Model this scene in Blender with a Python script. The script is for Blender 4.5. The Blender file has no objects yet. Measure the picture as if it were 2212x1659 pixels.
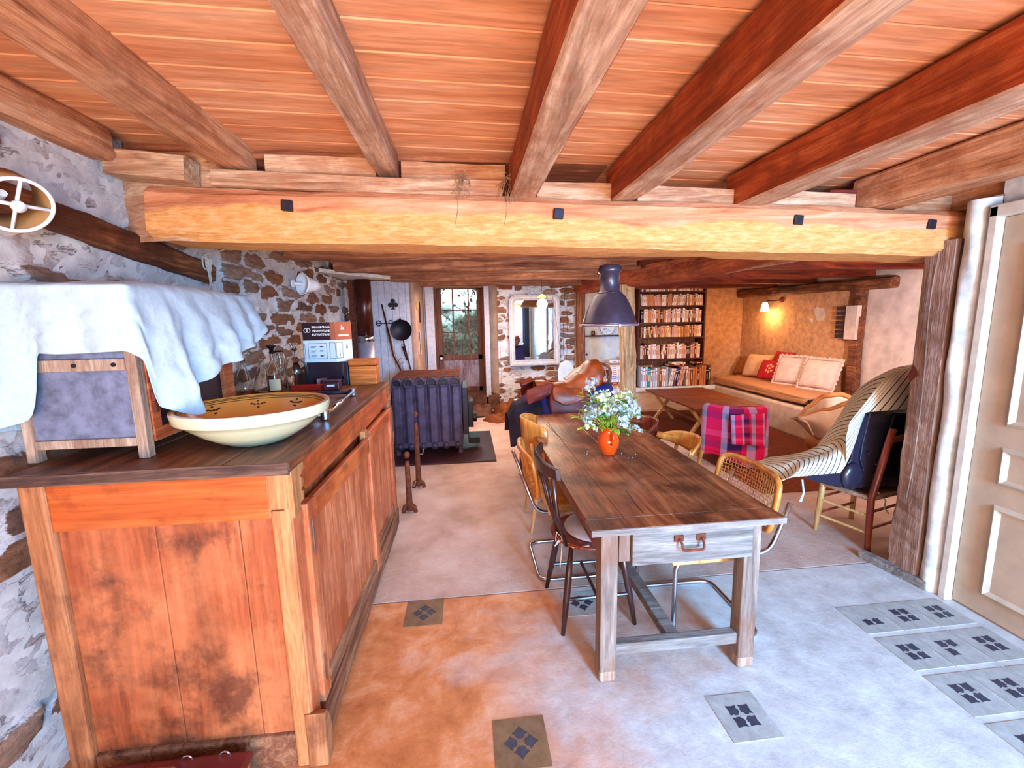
import bpy, bmesh, math, random
import numpy as np
from mathutils import Vector, Matrix, Euler, noise
random.seed(7)
S = bpy.context.scene
C = S.collection
PI = math.pi

def lin(h):
    h = h.lstrip('#')
    c = [int(h[i:i+2], 16)/255 for i in (0, 2, 4)]
    return tuple([(x/12.92 if x <= .04045 else ((x+.055)/1.055)**2.4) for x in c]+[1.0])

# ------------------------------------------------------------------ camera
cam = bpy.data.cameras.new('camera')
camo = bpy.data.objects.new('camera', cam)
C.objects.link(camo)
cam.sensor_width = 36
cam.lens = 940.492*36/2212
cam.clip_start = .03
P_, Y_, R_ = 0.149093898, -0.103248163, -0.0198317503
fw0 = Vector((-math.sin(Y_), math.cos(Y_), 0)); rt0 = Vector((math.cos(Y_), math.sin(Y_), 0)); zz = Vector((0, 0, 1))
fw = fw0*math.cos(P_)-zz*math.sin(P_); up0 = fw0*math.sin(P_)+zz*math.cos(P_)
rt = rt0*math.cos(R_)+up0*math.sin(R_); up = -rt0*math.sin(R_)+up0*math.cos(R_)
M = Matrix((rt, up, -fw)).transposed().to_4x4()
M.translation = (0, 0, 1.6)
camo.matrix_world = M
S.camera = camo

# ------------------------------------------------------------------ world, lights, exposure
S.view_settings.view_transform = 'Standard'
S.view_settings.look = 'None'
S.view_settings.gamma = 1
S.view_settings.use_curve_mapping = False
S.view_settings.exposure = 0.38
W = bpy.data.worlds.new('sky'); S.world = W; W.use_nodes = True
bg = W.node_tree.nodes['Background']
bg.inputs[0].default_value = (1.0, .72, .55, 1); bg.inputs[1].default_value = 1.0

def light(name, kind, loc, target, energy, color, size=1, sizey=None, spot=None, blend=.5):
    l = bpy.data.lights.new(name, kind)
    l.energy = energy; l.color = color
    if kind == 'AREA':
        l.size = size
        if sizey: l.shape = 'RECTANGLE'; l.size_y = sizey
    elif kind in ('POINT', 'SPOT'):
        l.shadow_soft_size = size
    if kind == 'SPOT': l.spot_size = spot; l.spot_blend = blend
    o = bpy.data.objects.new(name, l); C.objects.link(o)
    o.location = loc
    o.rotation_euler = (Vector(target)-Vector(loc)).to_track_quat('-Z', 'Y').to_euler()
    return o
BLUE = (.19, .55, 1.0)
WARM = (1.0, .60, .38)
dl = light('daylight_through_open_door', 'AREA', (1.75, -2.45, 1.75), (1.4, 2.4, .0), 215, BLUE, .9, 1.5)
dl.data.spread = 1.75
fl_ = light('ceiling_warm_fill', 'AREA', (.3, -2.2, .7), (.6, 1.2, 2.3), 142, (1.0, .66, .47), 2.6, 1.0)  # added warm fill aimed up to brighten the ceiling, not a real window
fl_.data.spread = 2.3
light('added_streak_spot', 'SPOT', (3.5, 2.75, 1.55), (5.0, 4.3, .85), 260, (.85, .82, 1.0), .08, spot=1.15, blend=.25)  # added spot inside the room for an assumed window; cone edge shapes the streak
light('added_alcove_fill', 'AREA', (3.9, 2.62, 1.5), (3.9, 6, .6), 30, (1.0, .72, .6), 1.0, .8)  # added warm area fill just inside the assumed window
light('kitchen_warm_fill', 'AREA', (.2, 3.4, 2.0), (.3, 3.8, 0), 26, (1.0, .74, .62), 1.6, 1.6)  # added soft fill under the ceiling behind the beam, no bulb there
light('stove_room_fill', 'AREA', (.4, 6.0, 1.95), (.4, 6.3, 0), 60, (1.0, .72, .6), 1.6, 1.6)  # extra invisible fill for the stove room, besides the globe lamp
light('lounge_fill', 'AREA', (3.7, 5.4, 1.75), (3.7, 5.8, 0), 26, (1.0, .68, .5), 1.2, 1.2)  # extra invisible fill for the lounge, besides the reading lamp
light('garden_daylight', 'AREA', (.2, 8.9, 2.9), (-.1, 10.6, 1.2), 3200, (.62, .88, 1.0), 2.0, 1.5)

# ------------------------------------------------------------------ materials
MATS = {}
class NT:
    def __init__(s, name, rough=.7, metal=0, spec=.3):
        s.m = bpy.data.materials.new(name); s.m.use_nodes = True
        s.t = s.m.node_tree; s.b = s.t.nodes['Principled BSDF']
        s.b.inputs['Roughness'].default_value = rough; s.b.inputs['Metallic'].default_value = metal
        s.b.inputs['Specular IOR Level'].default_value = spec
        MATS[name] = s.m
    def n(s, ty, **k):
        x = s.t.nodes.new('ShaderNode'+ty)
        for a, v in k.items(): setattr(x, a, v)
        return x
    def l(s, a, b): s.t.links.new(a, b)
    def coord(s, scale=(1, 1, 1), kind='Object', rot=(0, 0, 0)):
        tc = s.n('TexCoord'); mp = s.n('Mapping')
        mp.inputs['Scale'].default_value = scale; mp.inputs['Rotation'].default_value = rot
        s.l(tc.outputs[kind], mp.inputs[0]); return mp.outputs[0]
    def noise(s, vec, scale=5, detail=6, rough=.6, dist=0):
        x = s.n('TexNoise'); x.inputs['Scale'].default_value = scale; x.inputs['Detail'].default_value = detail
        x.inputs['Roughness'].default_value = rough; x.inputs['Distortion'].default_value = dist
        s.l(vec, x.inputs['Vector']); return x.outputs['Fac']
    def ramp(s, fac, stops, interp='LINEAR'):
        r = s.n('ValToRGB'); r.color_ramp.interpolation = interp
        e = r.color_ramp.elements
        while len(e) < len(stops): e.new(.5)
        for i, (p, c) in enumerate(stops):
            e[i].position = p; e[i].color = lin(c) if isinstance(c, str) else (c, c, c, 1)
        s.l(fac, r.inputs[0]); return r.outputs[0]
    def mix(s, fac, a, b, mode='MIX'):
        x = s.n('Mix', data_type='RGBA', blend_type=mode)
        for sock, v in ((x.inputs[0], fac), (x.inputs[6], a), (x.inputs[7], b)):
            if isinstance(v, (int, float)): sock.default_value = v
            elif isinstance(v, str): sock.default_value = lin(v)
            else: s.l(v, sock)
        return x.outputs[2]
    def math(s, op, a, b=0.0):
        x = s.n('Math', operation=op)
        for sock, v in ((x.inputs[0], a), (x.inputs[1], b)):
            if isinstance(v, (int, float)): sock.default_value = v
            else: s.l(v, sock)
        return x.outputs[0]
    def bump(s, h, strength=.4, dist=.01):
        x = s.n('Bump'); x.inputs['Strength'].default_value = strength; x.inputs['Distance'].default_value = dist
        s.l(h, x.inputs['Height']); s.l(x.outputs[0], s.b.inputs['Normal'])
    def col(s, c):
        if isinstance(c, str): s.b.inputs['Base Color'].default_value = lin(c)
        else: s.l(c, s.b.inputs['Base Color'])
        return s.m

def wood(name, dark, mid, light_, axis='y', grain=1.0, rough=.65, blotch=None, bl=.5, bump=.5, spec=.3, worn=None):
    k = NT(name, rough, spec=spec)
    st = {'x': (.9, 11, 11), 'y': (11, .9, 11), 'z': (11, 11, .9)}[axis]
    v = k.coord(tuple(a*grain for a in st))
    f = k.noise(v, 1.6, 8, .62, 1.2)
    c = k.ramp(f, [(.30, dark), (.5, mid), (.68, light_)])
    fine = k.noise(k.coord(tuple(a*grain*4 for a in st)), 3, 4, .6)
    c = k.mix(.45, c, k.ramp(fine, [(.35, .35), (.62, 1.0)]), 'MULTIPLY')
    if worn:
        b = k.noise(k.coord((1, 1, 1)), 1.7, 8, .7)
        c = k.mix(k.ramp(b, [(.46, 0.0), (.68, .7)]), c, worn)
    if blotch:
        b = k.noise(k.coord((1, 1, 1)), 3.2, 9, .7)
        c = k.mix(k.ramp(b, [(.47, 0.0), (.60, bl)]), c, blotch)
    k.bump(k.math('ADD', f, k.math('MULTIPLY', fine, .5)), bump, .008)
    return k.col(c)

def plain(name, c, rough=.6, metal=0, spec=.3, var=.12, sc=14, bump=0, trans=0, emis=0, ior=None):
    k = NT(name, rough, metal, spec)
    if var:
        f = k.noise(k.coord(), sc, 5, .6)
        k.col(k.mix(k.ramp(f, [(.35, 0.0), (.7, 1.0)]), c, k.mix(1.0, c, (lambda v: v)('#%02x%02x%02x' % ((int(255*(1-var)),)*3)), 'MULTIPLY')))
        if bump: k.bump(f, bump, .005)
    else: k.col(c)
    if trans: k.b.inputs['Transmission Weight'].default_value = trans
    if ior: k.b.inputs['IOR'].default_value = ior
    if emis:
        k.b.inputs['Emission Color'].default_value = lin(c); k.b.inputs['Emission Strength'].default_value = emis
    return k.m

wood('joist_y', '#8a5636', '#c88c64', '#e0b490', 'y', 1.1, blotch='#7a3a1c', bl=.5, worn='#c8a283', bump=.8)
wood('joist_orange', '#7a3014', '#a84a20', '#c06a3e', 'y', 1.1, blotch='#6a2a12', bl=.6, bump=.8)
wood('joist_grey', '#8a6a56', '#bd977c', '#dabca2', 'y', 1.2, blotch='#8a4a2c', bl=.5, bump=.8)
wood('joist_x', '#5a3020', '#a0674a', '#d09a74', 'x', .8, blotch='#6a3826', bl=.5, bump=1.0)
wood('joist_red', '#3a0f08', '#6b2210', '#94401f', 'x', 1.0, bump=.6)
wood('ceiling_boards', '#c67c52', '#dc9a70', '#ecb894', 'x', .45, rough=.7, bump=.15)
wood('ledger', '#8a5a3e', '#c09a78', '#dcc4a4', 'x', 1.2, blotch='#9a5c3a', bl=.5, bump=.8)
wood('post_pale', '#6b4a34', '#b08d66', '#d8bd94', 'z', 1.6, bump=1.0)
wood('post_brown', '#40200f', '#7d4526', '#a9714a', 'z', 1.5, bump=.8)
wood('old_post', '#664a3c', '#9a7460', '#b8988a', 'z', 1.2, blotch='#6b4a3a', bl=.6, bump=1.2)
wood('lintel_wood', '#4a2412', '#7d4324', '#a96a42', 'y', 1.4, blotch='#3c1a0c', bl=.7, bump=1.2)
wood('cab_rail', '#8c3610', '#b85620', '#cc7036', 'x', .55, rough=.42, blotch='#6c2a10', bl=.75, bump=.2, spec=.5)
wood('cab_panel', '#6c3018', '#a4532e', '#bf7046', 'z', .42, rough=.5, blotch='#4c261a', bl=.8, bump=.35, spec=.4, worn='#c47c50')
wood('cab_front', '#9c4a26', '#c66c40', '#e09468', 'z', .8, rough=.42, blotch='#8a3410', bl=.6, bump=.25, spec=.5)
wood('cab_front_rail', '#94380f', '#c45a24', '#dc7c40', 'y', .6, rough=.4, blotch='#6c240a', bl=.6, bump=.2, spec=.5)
wood('cab_stile', '#7f4a2c', '#a86c44', '#bd865c', 'z', .9, rough=.6, blotch='#5a3424', bl=.6, bump=.4)
wood('cab_pale', '#925630', '#b57a4a', '#c89260', 'z', 1.6, rough=.6, bump=.3)
wood('cab_top', '#3f1c0e', '#70381e', '#97603a', 'y', .8, rough=.45, blotch='#2a120a', bl=.6, bump=.3, spec=.5)
wood('cab_edge', '#2e201c', '#5c4238', '#8a6a58', 'x', 1.2, bump=1.0)
wood('plinth', '#4a2a1c', '#84543a', '#a87a58', 'y', 1.0, bump=.7)
wood('table_top', '#4c2012', '#8a4a2a', '#b87448', 'y', .6, rough=.38, blotch='#3c1a10', bl=.8, bump=.25, spec=.45, worn='#b07850')
wood('table_grey', '#544e4a', '#7e7670', '#9e958e', 'x', 1.2, blotch='#6f5a50', bl=.45, bump=.4)
wood('table_leg', '#564842', '#7e6b60', '#9c8b7e', 'z', 1.2, blotch='#74452c', bl=.5, bump=.4)
wood('safe_wood', '#6d5546', '#a58c78', '#c8b29c', 'z', 1.4, blotch='#7a4a32', bl=.4, bump=.5)
wood('safe_orange', '#7d2f12', '#a9522a', '#c47848', 'y', 1.2, bump=.4)
wood('door_paint_wood', '#4c2c30', '#7a5a60', '#a08c92', 'z', 1.3, blotch='#b0a2a8', bl=.5, bump=.5)
wood('door_frame_brown', '#3c1c14', '#6b3c2c', '#8d5c46', 'z', 1.2, bump=.5)
wood('coffee', '#401708', '#6b2c12', '#8d4522', 'x', .8, rough=.45, bump=.2)
wood('bentwood', '#9a5418', '#c47a30', '#dc9c50', 'z', .6, rough=.35, bump=.1, spec=.5)
wood('bent_pale', '#a97a42', '#cda066', '#deb880', 'z', .8, rough=.4, bump=.1, spec=.5)
wood('spindle_dark', '#1c0e10', '#32191a', '#4a2a28', 'z', .8, rough=.3, bump=.1, spec=.55)
wood('red_chair', '#4d1a12', '#7c3122', '#9c4a36', 'z', .8, rough=.4, bump=.15, spec=.5)
wood('box_orange', '#8a3f12', '#bb6422', '#d68a40', 'x', 1.0, rough=.5, bump=.2)
wood('shelf_dark', '#2b0e0a', '#4a1b12', '#64301f', 'x', 1.0, bump=.2)

# plaster, paint, cloth, metal, glass ...
plain('plaster_white', '#dcdcda', .9, var=.25, sc=9, bump=.6)
plain('plaster_warm', '#c98e60', .95, var=.22, sc=12, bump=.7)
plain('plaster_pale', '#cdb09c', .95, var=.15, sc=6, bump=.5)
plain('plaster_ledge', '#c9a68c', .9, var=.12, sc=8, bump=.4)
plain('panel_white', '#c6ccd0', .85, var=.1, sc=9, bump=.2)
plain('paint_greywhite', '#b8b8c4', .6, var=.12, sc=20)
plain('paint_door', '#b79f87', .55, var=.10, sc=6, spec=.35)
plain('paint_moulding', '#bba892', .5, var=.08)
plain('paint_cream', '#d5cfc2', .6, var=.12, sc=15)
plain('paint_beige', '#b58f78', .65, var=.15, sc=6)
plain('linen', '#aec6d2', .95, var=.06, sc=60, bump=.35)
plain('mesh_cloth', '#747a92', .8, var=.3, sc=22, bump=.3)
plain('ceramic_cream', '#cdd0ac', .12, spec=.6, var=.05, sc=4)
plain('ceramic_inside', '#d58c3c', .18, spec=.55, var=.06, sc=4)
plain('glaze_orange', '#d2460f', .12, spec=.65, var=.05)
plain('line_brown', '#3a1a12', .3, var=0)
plain('iron_dark', '#2c2630', .5, .3, var=.25, sc=18, bump=.2)
plain('iron_black', '#120c14', .45, .2, var=.1)
plain('stove_iron', '#4a3f58', .5, .25, var=.3, sc=9, bump=.3)
plain('rust', '#7c3f28', .8, .2, var=.4, sc=30, bump=.5)
plain('pipe_enamel', '#4e1d12', .3, .3, spec=.5, var=.3, sc=4)
plain('steel', '#b9bdc6', .22, 1.0, var=.05)
plain('sleeve', '#a9abc0', .4, .6, var=.1)
plain('chrome', '#cfd6da', .12, 1.0, var=0)
plain('brass', '#b98a4a', .3, 1.0, var=.1)
plain('lamp_metal', '#423a4c', .32, .45, spec=.5, var=.25, sc=12)
plain('lamp_rim', '#b5aab8', .25, .8, var=.05)
plain('hearth', '#3f2024', .45, .2, var=.3, sc=8)
plain('paper_white', '#cdd8dc', .7, var=.04)
plain('card_brown', '#2c1216', .6, var=.1)
plain('card_copper', '#a85c40', .6, var=.1)
plain('ink', '#30363a', .7, var=0)
plain('box_dark', '#2b1c26', .4, var=.25, sc=9)
plain('mark_white', '#e6ded8', .7, var=0)
plain('mark_blue', '#7f9bd0', .7, var=0)
plain('red_paper', '#a31a0c', .5, var=.1)
plain('tin', '#6b3f48', .4, .5, var=.5, sc=60)
plain('label_cream', '#cfc09a', .7, var=.1)
plain('leather_saddle', '#9a400e', .42, spec=.45, var=.35, sc=7, bump=.15)
plain('leather_flap', '#6c2420', .5, spec=.35, var=.3, sc=6, bump=.15)
plain('saddle_pad', '#2f2a6b', .85, var=.15, sc=10)
plain('saddle_dark', '#1f1830', .8, var=.2)
plain('fleece', '#d9c9a0', .95, var=.2, sc=50, bump=.5)
plain('mattress_cover', '#b77a4e', .95, var=.1, sc=12, bump=.3)
plain('cushion_beige', '#c9966a', .95, var=.1, bump=.3)
plain('cushion_cream', '#cfae9c', .95, var=.1, bump=.3)
plain('cushion_red', '#a80f12', .85, var=.15, bump=.2)
plain('cushion_ochre', '#9a5520', .9, var=.3, sc=40, bump=.3)
plain('blanket_dark', '#2a0c10', .95, var=.3, sc=30)
plain('rug', '#6e2c08', .95, var=.25, sc=25, bump=.3)
plain('shell_dark', '#2a2636', .25, spec=.6, var=.15, sc=5)
plain('shell_black', '#0d0b14', .4, var=0)
plain('rush', '#a8846a', .8, var=.35, sc=40, bump=.6)
plain('grey_post', '#a08480', .7, var=.2)
plain('rock', '#8a4a24', .9, var=.45, sc=7, bump=1.0)
plain('rock_grey', '#6b4638', .9, var=.4, sc=7, bump=1.0)
plain('leaf', '#96c832', .5, var=.3, sc=40)
plain('leaf_dark', '#4a6e1e', .5, var=.3, sc=40)
plain('petal', '#a8b6b4', .7, var=.05)
plain('bud', '#d8dfae', .7, var=.1)
plain('wax', '#5c2010', .6, var=.2)
plain('tan_leather', '#b3703c', .45, var=.2, sc=6)
plain('velvet_red', '#9c0f14', .9, var=.2, sc=12)
plain('plastic_white', '#eef2f4', .35, var=0)
plain('curtain', '#4c4450', .9, var=.2, sc=8)
plain('string', '#cfc4b4', .9, var=.15, sc=60)
plain('foliage', '#b4c0b4', .9, var=.6, sc=12)
plain('shade_tan', '#a27c4c', .8, var=.15)
k = NT('mirror_glass', .02, 1.0); k.col('#dfeaec')
k = NT('glass', .03, 0, .5); k.b.inputs['Transmission Weight'].default_value = 1.0; k.b.inputs['IOR'].default_value = 1.4; k.col('#f0f2f2')
k = NT('pane_glass', .05, 0, .5); k.b.inputs['Transmission Weight'].default_value = 1.0; k.b.inputs['IOR'].default_value = 1.02; k.col('#e4f2f4')
k = NT('liquor', .1, 0, .5); k.col('#8c300c')
k = NT('globe_lit', .4); k.col('#fff6dc'); k.b.inputs['Emission Color'].default_value = (1, .93, .74, 1); k.b.inputs['Emission Strength'].default_value = 2.2
k = NT('shade_lit', .4); k.col('#fff0d0'); k.b.inputs['Emission Color'].default_value = (1, .90, .62, 1); k.b.inputs['Emission Strength'].default_value = 2.5

def masonry(name):
    # colour layers come from the per-vertex attributes "stone" (0 mortar, 1 stone) and "tone" (which stone)
    k = NT(name, .92, spec=.15)
    a = k.n('Attribute', attribute_name='stone'); t = k.n('Attribute', attribute_name='tone')
    stone = k.ramp(t.outputs['Fac'], [(0, '#8a5236'), (.2, '#a87658'), (.4, '#7a5a4c'), (.55, '#b08a74'), (.75, '#8a7268'), (1, '#c09a80')])
    f = k.noise(k.coord((7, 4, 18)), 2.2, 8, .65)
    stone = k.mix(.8, stone, k.ramp(f, [(.3, .25), (.65, 1.0)]), 'MULTIPLY')
    g = k.noise(k.coord(), 5, 8, .7)
    mort = k.ramp(g, [(.3, '#a89088'), (.45, '#cfccce'), (.7, '#e2e8ec')])
    fac = k.ramp(k.math('ADD', a.outputs['Fac'], k.math('MULTIPLY', k.math('SUBTRACT', k.noise(k.coord((4, 4, 11)), 4, 9, .75), .5), 1.7)), [(.42, 0.0), (.58, 1.0)])
    cr = k.ramp(k.noise(k.coord((3, 2.2, 8)), 2.2, 5, .6), [(.470, 1.0), (.492, .28), (.505, .28), (.53, 1.0)])
    cr2 = k.ramp(k.noise(k.coord((2, 2, 2)), 3, 2, .5), [(.45, 0.0), (.6, .9)])
    mort = k.mix(cr2, mort, k.mix(1.0, mort, cr, 'MULTIPLY'))
    k.bump(k.noise(k.coord((1, 1, 2)), 20, 8, .7), .9, .02)
    return k.col(k.mix(fac, mort, stone))
masonry('masonry')

def floor_mat():
    k = NT('floor_front', .45, spec=.4)
    g = k.noise(k.coord(), 1.25, 8, .6, .3)
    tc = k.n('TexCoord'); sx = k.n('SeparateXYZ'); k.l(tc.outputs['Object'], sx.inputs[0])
    gx = k.math('SUBTRACT', .76, k.math('MULTIPLY', sx.outputs[0], .42))       # ochre weight, falls off along x away from the sideboard
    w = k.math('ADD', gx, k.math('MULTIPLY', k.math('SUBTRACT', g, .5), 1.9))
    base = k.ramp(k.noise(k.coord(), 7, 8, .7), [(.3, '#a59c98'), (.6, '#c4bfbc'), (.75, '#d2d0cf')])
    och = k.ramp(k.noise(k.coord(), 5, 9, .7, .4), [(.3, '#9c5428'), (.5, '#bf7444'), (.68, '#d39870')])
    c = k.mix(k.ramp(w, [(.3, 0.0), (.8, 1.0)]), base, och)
    k.bump(k.noise(k.coord(), 16, 8, .7), .35, .01)
    k.col(c)
    k = NT('floor_rear', .8, spec=.2)
    c = k.ramp(k.noise(k.coord(), 2.5, 9, .6), [(.3, '#a58676'), (.5, '#bfa092'), (.7, '#ccb4a8')])
    k.bump(k.noise(k.coord(), 30, 8, .75), .8, .012)
    k.col(c)
    k = NT('tile_cement', .5, spec=.35)
    k.col(k.ramp(k.noise(k.coord(), 14, 6, .7), [(.3, '#8a8680'), (.6, '#a5a19c'), (.75, '#b8b5b2')]))
    k = NT('tile_brown', .5, spec=.35)
    k.col(k.ramp(k.noise(k.coord(), 14, 6, .7), [(.3, '#5c4430'), (.6, '#7a5c40')]))
    k = NT('tile_dark', .5, spec=.35)
    k.col(k.ramp(k.noise(k.coord(), 40, 6, .7), [(.3, '#262834'), (.65, '#3c3c4a')]))
floor_mat()

def beam_mat():
    k = NT('beam_main', .7)
    v = k.coord((.8, 9, 9)); f = k.noise(v, 1.8, 9, .65, 1.0)
    c = k.ramp(f, [(.3, '#a45c36'), (.5, '#cf8a60'), (.7, '#e2ae88')])
    tc = k.n('TexCoord'); sx = k.n('SeparateXYZ'); k.l(tc.outputs['Object'], sx.inputs[0])
    # pale sapwood band along the lower half of the face
    h = k.math('ADD', sx.outputs[2], k.math('MULTIPLY', sx.outputs[0], .026))
    h = k.math('ADD', h, k.math('MULTIPLY', k.math('SUBTRACT', k.noise(k.coord((1.2, 0, 0)), 1.4, 3, .5), .5), .22))
    sap = k.ramp(h, [(0, 1.0), (1, 0.0)])
    mr = k.n('MapRange'); k.l(h, mr.inputs[0]); mr.inputs[1].default_value = 2.105; mr.inputs[2].default_value = 2.085; mr.inputs[3].default_value = 0; mr.inputs[4].default_value = 1
    s2 = k.ramp(k.noise(k.coord((2, 9, 9)), 7, 9, .7), [(.3, '#c47e40'), (.5, '#dc9c5a'), (.7, '#ebb984')])
    c = k.mix(mr.outputs[0], c, s2)
    k.bump(k.math('ADD', f, k.noise(k.coord((3, 20, 20)), 3, 6, .7)), 1.0, .01)
    k.col(c)
beam_mat()

def uvstripes(name, stops_u, bg_, scale=1):
    k = NT(name, .9, spec=.1)
    tc = k.n('TexCoord'); sx = k.n('SeparateXYZ'); k.l(tc.outputs['UV'], sx.inputs[0])
    fr = k.math('FRACT', k.math('MULTIPLY', sx.outputs[0], scale))
    k.col(k.ramp(fr, stops_u, 'CONSTANT'))
    return k
uvstripes('stripe_cloth', [(0, '#d6c9b0'), (.62, '#2e3c44'), (.8, '#d6c9b0')], '', 44)
def plaid():
    k = NT('plaid', .95, spec=.1)
    tc = k.n('TexCoord'); sx = k.n('SeparateXYZ'); k.l(tc.outputs['UV'], sx.inputs[0])
    a = k.ramp(k.math('FRACT', k.math('MULTIPLY', sx.outputs[0], 1.6)), [(0, '#8c93b4'), (.16, '#c01848'), (.5, '#8c93b4'), (.62, '#2a1c48'), (.9, '#c01848')], 'CONSTANT')
    b = k.ramp(k.math('FRACT', k.math('MULTIPLY', sx.outputs[1], 2.3)), [(0, '#c8164a'), (.4, '#3b1c56'), (.62, '#9a1240'), (.8, '#d04a78')], 'CONSTANT')
    k.col(k.mix(.4, a, b))
plaid()

# ------------------------------------------------------------------ mesh helpers
class MB:
    def __init__(s): s.v = []; s.f = []; s.mi = []; s.uv = None
    def add(s, vs, fs, mi=0):
        o = len(s.v); s.v += [tuple(v) for v in vs]; s.f += [[i+o for i in f] for f in fs]; s.mi += [mi]*len(fs); return s
    def box(s, c, d, rot=None, mi=0, taper=1):
        x, y, z = d[0]/2, d[1]/2, d[2]/2
        vs = [Vector((sx*x*(taper if sz < 0 else 1), sy*y*(taper if sz < 0 else 1), sz*z)) for sz in (-1, 1) for sx, sy in ((-1, -1), (1, -1), (1, 1), (-1, 1))]
        if rot is not None:
            R = Euler(rot).to_matrix() if not isinstance(rot, Matrix) else rot
            vs = [R @ v for v in vs]
        return s.add([v+Vector(c) for v in vs], [(3, 2, 1, 0), (4, 5, 6, 7), (0, 1, 5, 4), (1, 2, 6, 5), (2, 3, 7, 6), (3, 0, 4, 7)], mi)
    def b2(s, a, b, mi=0):
        return s.box([(a[i]+b[i])/2 for i in range(3)], [abs(b[i]-a[i]) for i in range(3)], mi=mi)
    def bar(s, p, q, w, h, mi=0, upv=(0, 0, 1)):
        p, q = Vector(p), Vector(q); d = q-p; L = d.length; d.normalize()
        u = Vector(upv)
        if abs(d.dot(u)) > .98: u = Vector((0, 1, 0))
        r = d.cross(u).normalized(); u = r.cross(d)
        R = Matrix((r, d, u)).transposed()
        return s.box((p+q)/2, (w, L, h), R, mi)
    def tube(s, pts, r, n=10, mi=0, cap=True, closed=False):
        pts = [Vector(p) for p in pts]; m = len(pts)
        rr = r if isinstance(r, (list, tuple)) else [r]*m
        vs = []; prev = None
        for i, p in enumerate(pts):
            if closed: t = (pts[(i+1) % m]-pts[i-1])
            else: t = pts[min(i+1, m-1)]-pts[max(i-1, 0)]
            t.normalize()
            if prev is None:
                u = Vector((0, 0, 1)) if abs(t.z) < .9 else Vector((1, 0, 0))
                u = (u-t*u.dot(t)).normalized()
            else:
                u = prev-t*prev.dot(t)
                u = u.normalized() if u.length > 1e-6 else prev
            prev = u; w = t.cross(u)
            for k_ in range(n):
                a = 2*PI*k_/n; vs.append(p+(u*math.cos(a)+w*math.sin(a))*rr[i])
        fs = []
        for i in range(m if closed else m-1):
            j = (i+1) % m
            for k_ in range(n):
                l = (k_+1) % n; fs.append((i*n+k_, i*n+l, j*n+l, j*n+k_))
        if cap and not closed: fs += [tuple(range(n))[::-1], tuple((m-1)*n+k_ for k_ in range(n))]
        return s.add(vs, fs, mi)
    def lathe(s, prof, n=32, c=(0, 0, 0), mi=0, R=None, sx=1, sy=1):
        vs = []; fs = []; m = len(prof)
        for (r, z) in prof:
            for k_ in range(n):
                a = 2*PI*k_/n; v = Vector((r*math.cos(a)*sx, r*math.sin(a)*sy, z))
                if R is not None: v = R @ v
                vs.append(v+Vector(c))
        for i in range(m-1):
            for k_ in range(n):
                l = (k_+1) % n; fs.append((i*n+k_, i*n+l, (i+1)*n+l, (i+1)*n+k_))
        if prof[0][0] > 1e-5 and False: pass
        return s.add(vs, fs, mi)
    def grid(s, fn, nu, nv, mi=0):
        vs = [fn(i/nu, j/nv) for j in range(nv+1) for i in range(nu+1)]
        fs = [(j*(nu+1)+i, j*(nu+1)+i+1, (j+1)*(nu+1)+i+1, (j+1)*(nu+1)+i) for j in range(nv) for i in range(nu)]
        o = len(s.v)
        if s.uv is None: s.uv = {}
        for j in range(nv+1):
            for i in range(nu+1): s.uv[o+j*(nu+1)+i] = (i/nu, j/nv)
        return s.add(vs, fs, mi)
    def prism(s, poly, axis, a, b, mi=0):
        def mk(p, t):
            return {'x': (t, p[0], p[1]), 'y': (p[0], t, p[1]), 'z': (p[0], p[1], t)}[axis]
        n = len(poly); vs = [mk(p, a) for p in poly]+[mk(p, b) for p in poly]
        return s.add(vs, [tuple(range(n)), tuple(range(2*n-1, n-1, -1))]+[(i, i+n, (i+1) % n+n, (i+1) % n) for i in range(n)], mi)
    def build(s, name, mat, parent=None, bevel=0, smooth=False, sub=0, solid=0, seg=2, kind=None, label=None, recalc=True):
        me = bpy.data.meshes.new(name); me.from_pydata(s.v, [], s.f)
        mats = mat if isinstance(mat, (list, tuple)) else [mat]
        for m in mats: me.materials.append(MATS[m])
        for p, i in zip(me.polygons, s.mi): p.material_index = i; p.use_smooth = smooth
        if s.uv:
            ul = me.uv_layers.new(name='uv')
            for lp in me.loops: ul.data[lp.index].uv = s.uv.get(lp.vertex_index, (0, 0))
        if recalc:
            bm = bmesh.new(); bm.from_mesh(me); bmesh.ops.remove_doubles(bm, verts=bm.verts, dist=1e-6) if not s.uv else None
            bmesh.ops.recalc_face_normals(bm, faces=bm.faces); bm.to_mesh(me); bm.free()
        o = bpy.data.objects.new(name, me); C.objects.link(o)
        if parent is not None:
            o.parent = parent
            if getattr(parent, 'matrix_world', None): o.matrix_parent_inverse = parent_inv(parent)
        if solid:
            m = o.modifiers.new('s', 'SOLIDIFY'); m.thickness = solid; m.offset = 0
        if bevel:
            m = o.modifiers.new('b', 'BEVEL'); m.width = bevel; m.segments = seg; m.limit_method = 'ANGLE'; m.angle_limit = .6
        if sub:
            m = o.modifiers.new('d', 'SUBSURF'); m.levels = sub; m.render_levels = sub
        if kind: o['kind'] = kind
        if label: o['label'] = label
        return o
def parent_inv(p):
    # parts are modelled in world coordinates: undo the root's own placement
    m = Matrix.Identity(4); q = p
    chain = []
    while q is not None:
        chain.append(q); q = q.parent
    for q in reversed(chain):
        m = m @ q.matrix_parent_inverse @ (Matrix.LocRotScale(q.location, q.rotation_euler, q.scale))
    return m.inverted()
def tag(o, label, cat, group=None):
    o['label'] = label; o['category'] = cat
    if group: o['group'] = group
    return o
def thing(name, label, cat, loc=(0, 0, 0), group=None):
    o = bpy.data.objects.new(name, None); C.objects.link(o); o.location = loc; o.empty_display_size = .1
    return tag(o, label, cat, group)
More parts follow.
